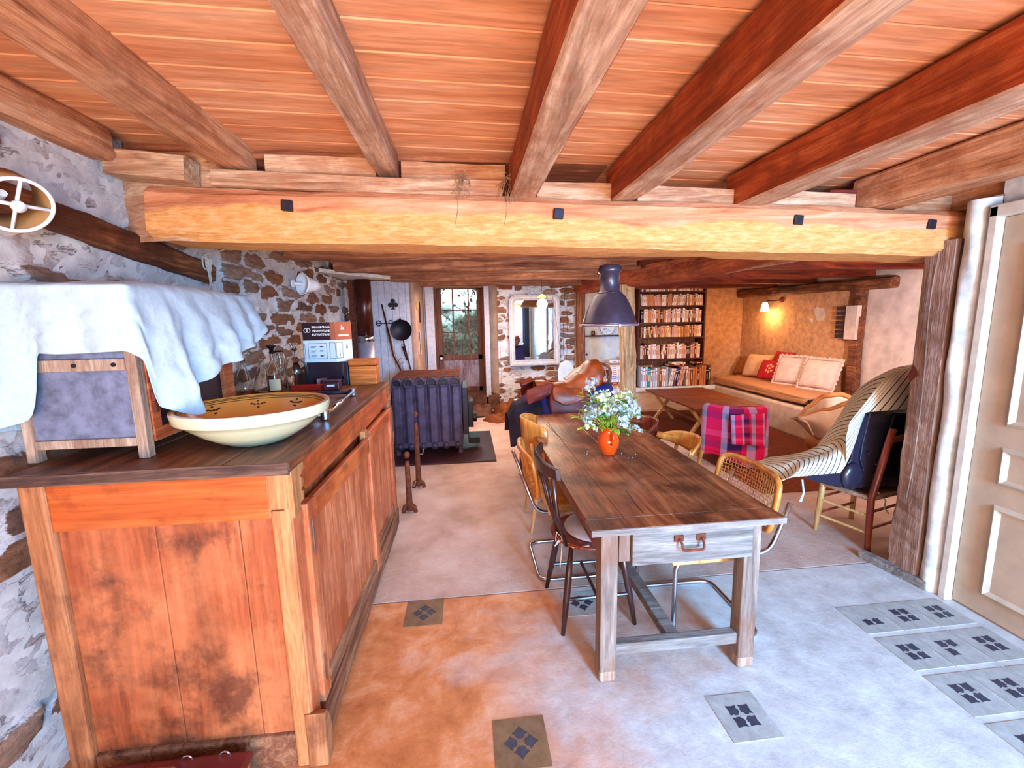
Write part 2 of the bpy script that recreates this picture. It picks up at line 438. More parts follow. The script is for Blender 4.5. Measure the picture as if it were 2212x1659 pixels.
def struct(o): o['kind'] = 'structure'; return o
def fn(x, y, z, s=1.0): return noise.noise(Vector((x*s, y*s, z*s)))
def timber(name, p, q, w, h, mat, wob=.012, seed=0, seg=24, chips=.0, parent=None, upv=(0, 0, 1), rr=.12):
    """a hewn timber from p to q (centre line), w across, h along the up vector: rounded, waney section that wanders"""
    p, q = Vector(p), Vector(q); d = (q-p); L = d.length; d.normalize(); u = Vector(upv)
    if abs(d.dot(u)) > .98: u = Vector((0, 1, 0))
    r = d.cross(u).normalized(); u = r.cross(d)
    sec = []; a = .5-rr*min(w, h)/w/2; b = .5-rr*min(w, h)/h/2
    for (x0, z0, x1, z1) in ((-a, -.5, a, -.5), (.5, -b, .5, b), (a, .5, -a, .5), (-.5, b, -.5, -b)):
        for t in (0, .33, .66, 1): sec.append((x0+(x1-x0)*t, z0+(z1-z0)*t))
    n = len(sec); vs = []; seg = max(6, int(L/.07))
    for i in range(seg+1):
        t = i/seg; c = p+d*L*t
        ox = fn(t*L*.8, seed, 1.3)*wob*1.5; oz = fn(t*L*.8, seed, 7.7)*wob*1.5
        for k_, (x, z) in enumerate(sec):
            e = 1+wob/min(w, h)*1.6*fn(t*L*2.2, x*3+seed, z*3)+wob/min(w, h)*.8*fn(t*L*9, x*6+seed, z*6)
            vs.append(c+r*(x*w*e+ox)+u*(z*h*e+oz))
    fs = [(i*n+k_, i*n+(k_+1) % n, (i+1)*n+(k_+1) % n, (i+1)*n+k_) for i in range(seg) for k_ in range(n)]; nb = len(fs)
    fs += [tuple(range(n))[::-1], tuple(seg*n+k_ for k_ in range(n))]
    m = MB(); m.add(vs, fs)
    if isinstance(mat, (list, tuple)):      # underside in the second material
        for i in range(nb):
            if i % n < 4: m.mi[i] = 1
    return m.build(name, mat, parent, smooth=False)
def copy_tree(o, parent=None):
    c = o.copy(); C.objects.link(c)
    if parent: c.parent = parent
    for ch in list(o.children): copy_tree(ch, c)
    return c
def arc(c, r, a0, a1, n, ax='xy', z=0, r2=None):
    out = []
    for i in range(n+1):
        a = a0+(a1-a0)*i/n; x = r*math.cos(a); y = (r2 or r)*math.sin(a)
        out.append({'xy': (c[0]+x, c[1]+y, c[2]), 'xz': (c[0]+x, c[1], c[2]+y), 'yz': (c[0], c[1]+x, c[2]+y)}[ax])
    return out
def rounded(pts, r, n=5):
    """polyline with filleted corners"""
    pts = [Vector(p) for p in pts]; out = [pts[0]]
    for i in range(1, len(pts)-1):
        a, b, c = pts[i-1], pts[i], pts[i+1]
        u = (a-b); v = (c-b); rr = min(r, u.length*.45, v.length*.45); u.normalize(); v.normalize()
        for k_ in range(n+1):
            t = k_/n; p0 = b+u*rr; p2 = b+v*rr
            out.append(p0*(1-t)**2+b*2*t*(1-t)+p2*t*t)
    return out+[pts[-1]]
# ------------------------------------------------------------------ the setting
def masonry_wall(name, org, ud, vd, nd, U, V, cell, cover, step=.018, amp=.03, seed=1):
    org, ud, vd, nd = map(np.array, (org, ud, vd, nd))
    rng = np.random.RandomState(seed)
    nu, nv = int(U/step), int(V/step)
    uu, vv = np.meshgrid(np.linspace(0, U, nu+1), np.linspace(0, V, nv+1)); P = np.stack([uu.ravel(), vv.ravel()], 1)
    cu, cv = cell; rows = int(V/cv)+2; cen = []
    for r_ in range(-1, rows):
        x = -cu*rng.rand()
        while x < U+cu:
            w = cu*(.45+1.1*rng.rand()); cen.append((x+w/2, (r_+.5+.45*(rng.rand()-.5))*cv, w/cu)); x += w
    cen = np.array(cen); tone = rng.rand(len(cen)); cov = rng.rand(len(cen))
    # warp the sample points so that stone outlines are irregular
    wx = np.array([noise.noise(Vector((p[0]*6, p[1]*9, seed)))*.06 for p in P]); wy = np.array([noise.noise(Vector((p[0]*5, p[1]*12, seed+9)))*.04 for p in P])
    Q = P+np.stack([wx, wy], 1); F1 = np.empty(len(P)); F2 = np.empty(len(P)); I = np.empty(len(P), int)
    for a in range(0, len(P), 8000):
        d = np.abs((Q[a:a+8000, None, 0]-cen[None, :, 0])/(cu*cen[None, :, 2]))**2.1+np.abs((Q[a:a+8000, None, 1]-cen[None, :, 1])/cv)**2.1
        d = d**(1/2.1); i = np.argmin(d, 1); I[a:a+8000] = i; F1[a:a+8000] = d[np.arange(len(i)), i]
        d[np.arange(len(i)), i] = 9; F2[a:a+8000] = d.min(1)
    e = (F2-F1)
    cvr = np.array([cover(p[0], p[1]) for p in P])
    on = cov[I] > cvr
    s_ = np.clip((e-.13)/.16, 0, 1)*on
    s_ = s_*s_*(3-2*s_)
    rough_ = np.array([noise.noise(Vector((p[0]*16, p[1]*22, seed)))*.5+noise.noise(Vector((p[0]*45, p[1]*60, seed)))*.3 for p in P])
    hgt = amp*(s_*(.35+.65*tone[I])+.35*rough_)
    X = org[None]+P[:, :1]*ud[None]+P[:, 1:]*vd[None]+hgt[:, None]*nd[None]
    me = bpy.data.meshes.new(name)
    idx = np.arange((nu+1)*(nv+1)).reshape(nv+1, nu+1)
    fs = np.stack([idx[:-1, :-1].ravel(), idx[:-1, 1:].ravel(), idx[1:, 1:].ravel(), idx[1:, :-1].ravel()], 1)
    if np.dot(np.cross(ud, vd), nd) < 0: fs = fs[:, ::-1]
    me.from_pydata(X.tolist(), [], fs.tolist())
    for nm, val in (('stone', s_), ('tone', tone[I])):
        at = me.attributes.new(nm, 'FLOAT', 'POINT'); at.data.foreach_set('value', val.astype(np.float32))
    me.materials.append(MATS['masonry'])
    for p in me.polygons: p.use_smooth = True
    o = bpy.data.objects.new(name, me); C.objects.link(o)
    return o

def cov_left(u, v):          # u = y+0.6, v = z : the near upper wall is almost all limewash, farther on stones show
    y = u-.6
    if y < 2.3: return .78 if v > 1.6 else .62
    if y < 3.0: return .62
    return .24
wl = struct(masonry_wall('wall_left', (-1.53, -.6, 0), (0, 1, 0), (0, 0, 1), (1, 0, 0), 7.0, 2.5, (.40, .10), cov_left, .018, .035, 3))
wb = MB()
struct(masonry_wall('wall_back', (.56, 7.6, 0), (1, 0, 0), (0, 0, 1), (0, -1, 0), 1.42, 2.3, (.26, .095), lambda u, v: .3, .018, .05, 5))
# wall thickness behind the stone skins
struct(MB().b2((-1.9, -.6, 0), (-1.53, 6.4, 2.6)).build('wall_left_core', 'plaster_white'))
struct(MB().b2((.56, 7.62, 0), (1.98, 8.3, 2.4)).b2((-.75, 7.62, 2.16), (.6, 8.3, 2.5)).build('wall_back_core', 'plaster_pale'))

# floor : worn screed in front, rough slab behind the joint
fl = MB()
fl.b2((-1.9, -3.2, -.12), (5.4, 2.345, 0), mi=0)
fl.b2((-1.9, 2.358, -.12), (5.4, 10.5, 0), mi=1)
fl.b2((-1.9, 2.345, -.12), (5.4, 2.358, -.012), mi=1)
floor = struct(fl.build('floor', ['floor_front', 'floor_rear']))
def cement_tile(cx, cy, s=.2, rot=0, base='tile_cement', diag=False, wear=1.0):
    m = MB(); m.box((0, 0, .001), (s, s, .004))
    a0 = 0 if diag else PI/4
    g, L, r0 = s*.018, s*.235, s*.075
    for k_ in range(4):
        if random.random() > wear: continue
        poly = [(r0, g), (L*.62, g), (L*.68, g+L*.10), (L, g), (L*.93, L*.5), (L, L), (L*.5, L*.93), (g, L), (g+L*.10, L*.68), (g, L*.62), (g, r0), (r0*.72, r0*.72)]
        ca, sa = math.cos(k_*PI/2+a0), math.sin(k_*PI/2+a0)
        m.add([(x*ca-y*sa, x*sa+y*ca, .0036) for x, y in poly], [tuple(range(len(poly)))], 1)
    o = m.build('cement_tile', [base, 'tile_dark'], None, recalc=False)
    o.location = (cx, cy, 0); o.rotation_euler.z = rot; o.parent = floor
    return o
for (x, y, b, dg) in ((-.28, 2.235, 'tile_brown', False), (.60, 2.2, 'tile_cement', False), (.155, 1.43, 'tile_brown', False), (1.055, 1.43, 'tile_cement', True)):
    cement_tile(x, y, .205, .0, b, dg)
for i in range(3):
    for j in range(6):
        x = 2.055+i*.207; y = 1.875-j*.232
        if (i, j) in ((0, 3),): pass
        cement_tile(x, y, .200, 0, 'tile_cement', True, 1.0 if (i*7+j*3) % 5 else .6)

# outer shell of the rest of the house
def wallbox(name, a, b, mat, bev=0): return struct(MB().b2(a, b).build(name, mat, bevel=bev))
wallbox('wall_partition', (-.77, 6.36, 0), (-.70, 7.75, 2.3), 'paint_beige')
wallbox('wall_closet', (-1.9, 6.42, 0), (-1.30, 6.55, 2.5), 'plaster_white')
wallbox('wall_closet_back', (-1.9, 7.75, 0), (-.77, 7.85, 2.5), 'plaster_white')
# lounge : far wall behind the bookcase, return, wall with the lamp
def rough_wall(name, org, ud, vd, nd, U, V, mat, amp=.02, step=.06):
    org, ud, vd, nd = map(Vector, (org, ud, vd, nd)); m = MB()
    nu, nv = int(U/step), int(V/step)
    m.grid(lambda s, t: org+ud*s*U+vd*t*V+nd*amp*(fn(s*U*2.2, t*V*2.2, amp*99)+.4*fn(s*U*7, t*V*7, 3)), nu, nv)
    return struct(m.build(name, mat, smooth=True, solid=.0))
rough_wall('wall_lounge_back', (1.9, 7.52, 0), (1, 0, 0), (0, 0, 1), (0, -1, 0), 3.3, 2.4, 'plaster_warm')
wallbox('wall_lounge_back_core', (1.98, 7.58, 0), (5.4, 7.8, 2.5), 'plaster_warm')
rough_wall('wall_lounge_side', (5.02, 2.5, 0), (0, 1, 0), (0, 0, 1), (-1, 0, 0), 5.2, 2.5, 'plaster_pale')
wallbox('wall_lounge_side_core', (5.1, 2.3, 0), (5.4, 7.8, 2.5), 'plaster_pale')
# near wall of the lounge with an unseen window, assumed from the streak on the lamp wall
lw = MB(); lw.b2((2.85, 2.32, 0), (3.1, 2.5, 2.4)); lw.b2((4.5, 2.32, 0), (5.2, 2.5, 2.4)); lw.b2((3.1, 2.32, 0), (4.5, 2.5, .85)); lw.b2((3.1, 2.32, 2.05), (4.5, 2.5, 2.4))
struct(lw.build('wall_lounge_front', 'plaster_pale'))
wf = MB()
for x in (3.13, 3.8, 4.47): wf.b2((x-.03, 2.38, .85), (x+.03, 2.44, 2.05))
for z in (.88, 1.45, 2.02): wf.b2((3.1, 2.38, z-.03), (4.5, 2.44, z+.03))
struct(wf.build('assumed_window_1', 'paint_cream'))
# warm ochre sheet over the far part of the lamp wall
rough_wall('wall_lounge_ochre', (5.005, 5.14, .4), (0, 1, 0), (0, 0, 1), (-1, 0, 0), 2.42, 1.6, 'plaster_warm', .012)

# right wall with the painted door, its plaster jamb and the old post
wr = MB()
wr.b2((2.66, 1.985, 0), (2.9, 2.10, 2.16))
wr.b2((2.66, -2.6, 2.07), (2.9, 1.99, 2.4)); wr.b2((2.66, -2.6, 0), (2.9, 1.02, 2.07))
struct(wr.build('wall_right', 'plaster_white'))
j = MB()
j.grid(lambda s, t: (2.655-.065*math.sin(PI*min(1, max(0, s)))-.012*fn(s*4, t*9, 2), 1.985+.155*s+.012*fn(t*6, 1, 1)*(1 if 0 < s < 1 else 0), 2.15*t), 10, 60)
struct(j.build('trim_1', 'plaster_white', smooth=True))
fr = MB(); fr.b2((2.60, 1.955, 0), (2.68, 1.995, 2.10)).b2((2.60, 1.0, 2.045), (2.68, 1.995, 2.105)).b2((2.60, .96, 0), (2.68, 1.0, 2.10))
struct(fr.build('trim_2', 'paint_cream', bevel=.006))
# door 1 : painted leaf with raised mouldings
d1 = MB(); d1.b2((2.64, 1.002, .012), (2.67, 1.953, 2.043))
door1 = struct(d1.build('door_1', 'paint_door', bevel=.004))
def moulding(parent, x, y0, y1, z0, z1, w=.04, t=.022, mat='paint_moulding', nm='moulding'):
    m = MB(); o_ = [(y0, z0), (y1, z0), (y1, z1), (y0, z1)]; c_ = [(y0+w/2, z0+w/2), (y1-w/2, z0+w/2), (y1-w/2, z1-w/2), (y0+w/2, z1-w/2)]; i_ = [(y0+w, z0+w), (y1-w, z0+w), (y1-w, z1-w), (y0+w, z1-w)]
    vs = [(x, a, b) for a, b in o_]+[(x-t, a, b) for a, b in c_]+[(x-t*.7, a+(.004 if a < (y0+y1)/2 else -.004), b) for a, b in c_]+[(x, a, b) for a, b in i_]
    m.add(vs, [(r_*4+k_, r_*4+(k_+1) % 4, r_*4+4+(k_+1) % 4, r_*4+4+k_) for r_ in range(3) for k_ in range(4)])
    return m.build(nm, mat, parent)
for (z0, z1) in ((.12, .62), (.72, .92), (1.02, 1.92)):
    moulding(door1, 2.642, 1.10, 1.83, z0, z1)
hb = MB(); hb.tube([(2.625, 1.955, .88), (2.625, 1.955, 1.0)], .012).tube([(2.62, 1.955, 1.86), (2.62, 1.955, 1.94)], .012)
hb.build('door_hinge', 'paint_cream', door1)
# skirting board / sill at the foot of the old post
timber('trim_3', (2.545, 2.42, .015), (2.60, 2.05, .02), .05, .06, 'table_grey', .004, 9)['kind'] = 'structure'

# ceiling boards (tongue and groove, running across) over the kitchen, plain boards over the rest
cb = MB()
y = -1.0; rr_ = random.Random(4)
while y < 2.5:
    w = .145; zt = .0
    z0 = 2.385+.002*rr_.random()
    cb.add([(-1.6, y+.006, z0+.045), (3.0, y+.006, z0-.075), (3.0, y+w-.006, z0-.075), (-1.6, y+w-.006, z0+.045),
            (-1.6, y, z0+.06), (3.0, y, z0-.06), (3.0, y+w, z0-.06), (-1.6, y+w, z0+.06)],
           [(0, 1, 2, 3), (0, 4, 5, 1), (2, 6, 7, 3), (7, 6, 5, 4)])
    y += w
struct(cb.build('ceiling', 'ceiling_boards'))
struct(MB().b2((-1.9, 2.3, 2.37), (2.4, 10, 2.45)).build('ceiling_rear', 'joist_x'))
struct(MB().b2((2.0, 2.3, 2.18), (5.4, 7.8, 2.26)).build('ceiling_lounge', 'joist_red'))

# ------------------------------------------------------------------ timbers
beam = tag(timber('main_beam', (-1.40, 2.36, 2.112), (2.80, 2.36, 2.012), .34, .235, 'beam_main', .012, 2, rr=.3),
           'large pale sagging cross beam with four iron bolts, over the table and sideboard', 'beam')
for x, z in ((-.79, 2.13), (.47, 2.10), (1.73, 2.075), (2.5, 2.055)):
    MB().box((x, 2.186, z), (.048, .03, .048), rot=(0, .08, 0)).build('bolt_head', 'iron_dark', beam, bevel=.004)
tag(timber('ledger_board', (-1.115, 2.225, 2.255), (.20, 2.225, 2.222), .05, .07, 'ledger', .004, 5), 'pale ledger plank nailed on top of the cross beam, left half', 'plank')
# short infill planks over the beam between the joists
for i, (a, b, z) in enumerate(((-.90, -.40, 2.335), (-.28, .22, 2.315), (.38, .76, 2.22), (.90, 1.42, 2.20), (1.60, 2.12, 2.19), (2.36, 2.7, 2.18))):
    tag(timber('infill_board', (a, 2.275, z), (b, 2.275, z-.012), .03, .11 if i > 1 else .085, 'ledger', .004, 20+i),
        ['pale infill board above the ledger between first two joists', 'cracked infill board above the ledger, left of the dark-sided joist', 'pale board standing on the cross beam left of the wide red-brown joist',
         'pale board standing on the cross beam right of the wide red-brown joist', 'long pale board on the cross beam left of the two rightmost joists', 'pale board end on the cross beam beside the right doorway'][i], 'plank', 'boards standing on the cross beam')
JO = [(-1.03, -1.03, 2.365, .13, .12, 'joist_y', 'greyish sawn joist crossing the upper left corner of the ceiling'),
      (-.35, -.35, 2.36, .10, .13, 'joist_grey', 'pale narrow joist above the end of the sideboard'),
      (.30, .31, 2.27, .13, .175, ['joist_orange', 'joist_grey'], 'joist with dark reddish left face, above the left side of the table'),
      (.82, .79, 2.262, .13, .175, ['joist_orange', 'joist_grey'], 'chipped red-brown joist above the middle of the table'),
      (1.50, 1.51, 2.245, .16, .18, ['joist_orange', 'joist_grey'], 'broad brown joist running to the right, over the table corner'),
      (2.26, 2.26, 2.235, .19, .17, 'joist_y', 'weathered furrowed joist second from the right doorway'),
      (2.78, 2.78, 2.215, .16, .17, 'joist_y', 'rightmost joist, directly above the painted door')]
for i, (x0, x1, z, w, h, m, lb) in enumerate(JO):
    tag(timber('ceiling_joist', (x0, 2.33, z), (x1, -.9, z+.005), w, h, m, .007, 30+i, rr=.12), lb, 'beam', 'joists of the kitchen ceiling')
tag(timber('wall_plate', (-1.52, 2.12, 2.36), (-1.52, -.5, 2.36), .17, .13, 'joist_y', .012, 51, rr=.3), 'salmon plastered timber along the top of the left stone wall', 'beam')
tag(timber('corbel_block', (-1.50, 2.19, 2.30), (-1.18, 2.19, 2.27), .12, .10, 'ledger', .006, 52), 'orange wooden block in the corner above the beam end', 'block')
st = MB(); st.grid(lambda s, t: (-1.53+.46*s, 2.27+.02*fn(s*5, t*5, 2)-.06*math.sin(s*3)*(1-t), 1.98+.40*t), 14, 12)
struct(st.build('wall_corner', 'ledger', smooth=True))
tag(timber('wall_lintel', (-1.505, .7, 2.13), (-1.505, 2.85, 1.90), .06, .10, 'lintel_wood', .012, 53, rr=.4), 'dark worm-eaten timber let into the left stone wall', 'beam')
# rear joists, laid across
for i, (y, x0, x1, z, h, m) in enumerate(((3.15, -1.5, 2.12, 2.27, .16, 'joist_x'), (4.05, -1.5, 2.1, 2.245, .21, 'joist_x'), (5.12, -1.4, 2.05, 2.245, .21, 'joist_x'), (6.22, -1.0, 2.0, 2.245, .21, 'joist_x'), (7.25, -.95, 1.95, 2.245, .21, 'joist_x'))):
    tag(timber('rear_joist', (x0, y, z), (x1, y, z-.01), .20, h, m, .014, 60+i, rr=.12), ['first rough joist behind the cross beam', 'second rough joist behind the cross beam', 'third rough joist, over the stove',
        'fourth rough joist, in front of the glazed back door', 'last rough joist, just above the glazed back door and mirror'][i], 'beam', 'joists of the stove room ceiling')
tag(timber('spine_beam', (2.42, 2.45, 2.09), (2.02, 7.55, 2.12), .26, .24, 'joist_orange', .02, 71, rr=.35), 'crooked red-brown beam running back from the cross beam to the wooden post', 'beam')
tag(timber('beam_batten', (2.56, 2.5, 1.995), (2.30, 6.6, 2.02), .05, .04, 'ledger', .006, 72), 'pale split batten along the right edge of the crooked beam', 'plank')
for i, y in enumerate((3.1, 4.0, 4.9, 5.8, 6.6)):
    tag(timber('lounge_joist', (2.45, y, 2.09), (4.98, y+.1, 2.09), .13, .14, 'joist_red', .008, 80+i), ['dark red joist nearest the doorway over the lounge', 'second dark red joist over the lounge', 'third dark red joist over the lounge, above the right cushions',
        'fourth dark red joist over the lounge, near the wall lamp', 'last dark red joist over the lounge, near the bookcase'][i], 'beam', 'joists of the lounge ceiling')
tag(timber('lounge_wall_beam', (4.93, 4.62, 1.93), (4.93, 7.5, 1.96), .12, .13, 'lintel_wood', .012, 90, rr=.3), 'dark horizontal timber along the lounge wall above the lamp', 'beam')
tag(timber('lounge_wall_stud', (4.965, 5.08, .1), (4.965, 5.10, 1.88), .10, .12, 'lintel_wood', .01, 91), 'dark vertical timber in the lounge wall behind the rightmost cushion', 'post')
tag(timber('centre_post', (2.16, 5.65, 0), (2.14, 5.65, 2.01), .19, .19, 'post_pale', .022, 92, rr=.5), 'pale knotty wooden post in front of the bookcase', 'post')
tag(timber('partition_post', (1.99, 7.42, 0), (1.97, 7.42, 2.02), .14, .12, 'post_brown', .012, 93, rr=.3), 'brown wooden post between the mirror wall and the white panel', 'post')
tag(timber('shelf_post', (2.84, 7.40, .4), (2.84, 7.40, 2.05), .12, .12, 'post_brown', .008, 94, rr=.2), 'brown wooden upright between the white panel and the bookcase', 'post')
# the old post beside the door, with a lozenge hole through its waney edge
op = MB()
def post_section(t):
    z = 2.0*t; e = .03*fn(z*2.3, 4, 4)+.015*fn(z*9, 2, 2)
    return [(2.59, 2.12), (2.588+.008*fn(z*14, 0, 1), 2.19), (2.59, 2.27+e), (2.68, 2.35+e), (2.84, 2.33), (2.84, 2.12)]
n_ = 70; vs = []; fs = []
for i in range(n_+1):
    z = 1.97*i/n_
    for (x, y) in post_section(i/n_): vs.append((x+.006*fn(z*20, x*30, y*30), y, z))
for i in range(n_):
    for k_ in range(6): fs.append((i*6+k_, i*6+(k_+1) % 6, (i+1)*6+(k_+1) % 6, (i+1)*6+k_))
fs += [(0, 1, 2, 3, 4, 5), tuple(n_*6+k_ for k_ in range(6))[::-1]]
op.add(vs, fs)
post = tag(op.build('old_post', 'old_post'), 'thick grey-brown weathered oak post between the doorway and the lounge', 'post')
kn = MB(); kn.add([(2.583, 2.225, 1.235), (2.583, 2.265, 1.19), (2.583, 2.285, 1.225), (2.583, 2.258, 1.29)], [(0, 1, 2, 3)]); 
kn.build('knot_hole', 'wax', post, solid=.004)
MB().tube([(2.578-.004*math.sin(i*.4), 2.185+.014*math.sin(i*.23)+.0006*i, 1.95-.05*i) for i in range(30)], .003, 6).build('cable', 'old_post', post)

# ------------------------------------------------------------------ doors at the back
# door 2 : glazed over a worn panel, in a deep stone opening
D2 = struct(MB().b2((-.50, 8.1, .28), (.30, 8.145, .36)).b2((-.50, 8.1, .28), (-.42, 8.145, 2.2)).b2((.22, 8.1, .28), (.30, 8.145, 2.2)).b2((-.50, 8.1, .86), (.30, 8.145, .96)).b2((-.5, 8.1, 2.14), (.3, 8.145, 2.2)).build('door_2', 'door_frame_brown', bevel=.005))
MB().b2((-.42, 8.115, .36), (.22, 8.135, .86)).build('lower_panel', 'door_paint_wood', D2)
mb = MB()
for x in (-.215, .07): mb.b2((x-.013, 8.105, .96), (x+.013, 8.14, 2.14))
for z in (1.37, 1.77): mb.b2((-.42, 8.105, z-.011), (.22, 8.14, z+.011))
mb.build('glazing_bar', 'door_frame_brown', D2)
MB().b2((-.42, 8.12, .96), (.22, 8.124, 2.14)).build('pane', 'pane_glass', D2)
MB().lathe([(0, -.02), (.022, -.015), (.028, 0), (.022, .015), (0, .02)], 12, (-.46, 8.07, .90), R=Matrix.Rotation(PI/2, 3, 'X')).build('door_knob', 'plastic_white', D2, smooth=True)
struct(MB().b2((-.60, 8.06, .2), (-.50, 8.18, 2.3)).b2((.30, 8.06, .2), (.36, 8.18, 2.3)).build('trim_4', 'door_frame_brown', bevel=.005))
struct(MB().b2((-.66, 7.56, .02), (-.52, 7.66, 2.25)).build('trim_5', 'paint_greywhite', bevel=.006))
struct(MB().b2((.36, 7.62, .1), (.42, 8.2, 2.3)).b2((-.70, 7.66, 0), (-.60, 8.2, 2.3)).b2((.33, 7.60, .1), (.37, 7.66, 2.2)).build('trim_6', 'paint_greywhite', bevel=.005))
struct(MB().b2((-.7, 7.6, 0), (.62, 8.3, .27)).build('trim_7', 'rock_grey', bevel=.03))
rv = MB(); rv.grid(lambda s, t: (.40+.2*s, 7.95-.36*s+.02*fn(s*4, t*12, 1), 2.2*t), 6, 40); struct(rv.build('wall_reveal', 'plaster_pale', smooth=True))
# garden seen through the panes
g = tag(MB().grid(lambda s, t: (-2.2+4.6*s, 10.6+.5*fn(s*9, t*8, 3), 3.2*t), 50, 36).build('garden_hedge', 'foliage', smooth=True), 'pale green garden foliage behind the glazed back door', 'hedge')
struct(MB().b2((-3, 8.4, -.1), (3, 11.2, 0)).build('floor_garden', 'plaster_pale'))
br = random.Random(12)
for i in range(9):
    x = -1.0+i*.22+br.uniform(-.06, .06); pts = [(x+br.uniform(-.05, .05)*k_, 9.5+.25*(i % 3), .35*k_) for k_ in range(8)]
    t_ = MB().tube(pts, [.02-.0018*k_ for k_ in range(8)], 6)
    for q in range(26):
        a = pts[br.randrange(1, 8)]; e = (a[0]+br.uniform(-.25, .25), a[1]+br.uniform(-.1, .1), a[2]+br.uniform(.0, .3)); t_.tube([a, e], .006, 4)
        t_.box(e, (.08, .01, .05), (br.random()*3, br.random()*3, br.random()*3))
    tag(t_.build('shrub', 'grey_post'), 'thin bare-stemmed shrub outside the glazed back door', 'shrub', 'shrubs outside the back door')

# door 3 : white plank door with a club cut out
D3 = MB(); xs = [-1.30, -1.205, -1.11, -1.015, -.92, -.825, -.735]
for a, b in zip(xs[:-1], xs[1:]): D3.b2((a+.003, 6.36, .01), (b-.003, 6.385, 2.15))
D3.b2((-1.30, 6.372, .01), (-.735, 6.38, 2.15))
door3 = struct(D3.build('door_3', 'paint_greywhite', bevel=.002))
cl = MB()
for (x, z) in ((-1.0, 1.875), (-1.038, 1.822), (-.962, 1.822)): cl.lathe([(0, 0), (.032, 0), (.032, .004), (0, .004)], 20, (x, 6.358, z), R=Matrix.Rotation(PI/2, 3, 'X'))
cl.prism([(-1.03, 1.76), (-.97, 1.76), (-.992, 1.80), (-.992, 1.85), (-1.008, 1.85), (-1.008, 1.80)], 'y', 6.354, 6.358)
cl.build('club_cutout', 'iron_black', door3)
lt = MB(); lt.tube(arc((-1.21, 6.35, 1.57), .035, 0, 2*PI, 16, 'xz'), .007, 6).tube([(-1.25, 6.35, 1.57), (-1.03, 6.35, 1.565)], .006, 6).tube(arc((-1.045, 6.35, 1.585), .025, 0, 2*PI, 12, 'xz'), .006, 6)
lt.build('door_latch', 'iron_dark', door3)
MB().tube([(-.87, 6.35, .72), (-.80, 6.35, .745), (-.745, 6.35, .74), (-.745, 6.35, .78)], .006, 6).build('door_hinge', 'iron_dark', door3)
struct(MB().b2((-1.36, 6.34, 0), (-1.30, 6.42, 2.2)).b2((-1.36, 6.34, 2.15), (-.70, 6.42, 2.21)).build('trim_8', 'post_brown', bevel=.004))
struct(MB().prism([(-1.5, 4.85), (-.92, 5.75), (-1.5, 5.9)], 'z', 2.12, 2.16).build('ceiling_soffit', 'plaster_white'))

# end wall of the kitchen behind the viewer (it shows in the mirror) : open glazed door, curtain
ew = MB(); ew.b2((-.9, -2.75, 2.15), (2.9, -2.55, 2.5)); ew.b2((2.62, -2.75, 0), (2.9, -2.55, 2.2)); ew.b2((.8, -2.75, 0), (1.1, -2.55, 2.2))
struct(ew.build('wall_front', 'plaster_white'))
struct(MB().b2((-1.9, -2.7, -.1), (3, -6, -.02)).build('floor_terrace', 'hearth'))

# dried grass tufts caught on the ledger
for x, lb in ((.0, 'wispy dried grass tuft caught on the ledger above the beam, left one'), (.235, 'larger dried grass tuft by the dark-sided joist')):
    m = MB(); r_ = random.Random(int(x*100)+3)
    for i in range(26):
        a = Vector((x+r_.uniform(-.02, .02), 2.19, 2.275+r_.uniform(-.02, .01))); b = a+Vector((r_.uniform(-.05, .05), r_.uniform(-.03, 0), r_.uniform(-.12, .03)))
        m.tube([a, (a+b)/2+Vector((r_.uniform(-.015, .015), 0, .01)), b], .0015, 4)
    m.tube([(x-.02, 2.185, 2.20), (x-.015, 2.184, 2.12), (x-.03, 2.184, 2.05)], .0012, 4)
    tag(m.build('dried_grass', 'rush'), lb, 'dried grass')
# ------------------------------------------------------------------ the sideboard on the left
sb = thing('sideboard', 'large reddish wooden sideboard with worn dark top, along the left stone wall', 'sideboard', (-.98, 2.37, 0))
X0, X1, Y0, Y1, ZT = -1.40, -.60, 1.45, 3.30, 1.12
MB().b2((X0, Y0+.03, .05), (X1-.03, Y1-.02, 1.115)).build('carcass', 'cab_panel', sb)
tp = MB(); xs = [X0-.03, -1.17, -.99, -.80, X1+.015]
for i, (a, b) in enumerate(zip(xs[:-1], xs[1:])): tp.b2((a+.0015, Y0-.02+.004*(i % 2), ZT), (b-.0015, Y1+.02, 1.15-.001*(i % 2)))
tp.build('top', 'cab_top', sb, bevel=.004)
e_ = timber('top_edge', (X0-.03, Y0-.022, 1.133), (X1+.012, Y0-.022, 1.133), .014, .036, 'cab_edge', .004, 3, parent=sb)
MB().b2((X0, Y0-.012, 0), (X0+.075, Y0+.03, ZT)).build('corner_stile', 'cab_stile', sb, bevel=.008)
MB().b2((X1-.062, Y0-.012, 0), (X1, Y0+.04, .985)).build('corner_stile', 'cab_pale', sb, bevel=.006)
MB().b2((X1-.062, Y0-.016, .99), (X1-.005, Y0+.03, ZT)).build('corner_block', 'cab_pale', sb, bevel=.004)
MB().b2((X0+.075, Y0-.006, .955), (X1-.062, Y0+.03, ZT)).build('end_rail', 'cab_rail', sb, bevel=.006)
MB().b2((X0+.075, Y0-.006, 0), (X1-.062, Y0+.03, .13)).build('end_rail', 'plinth', sb, bevel=.006)
xs = [X0+.075, -1.035, -.775, X1-.062]
for a, b in zip(xs[:-1], xs[1:]):
    MB().b2((a+.001, Y0+.010, .13), (b-.001, Y0+.03, .955)).build('end_plank', 'cab_panel', sb, bevel=.003)
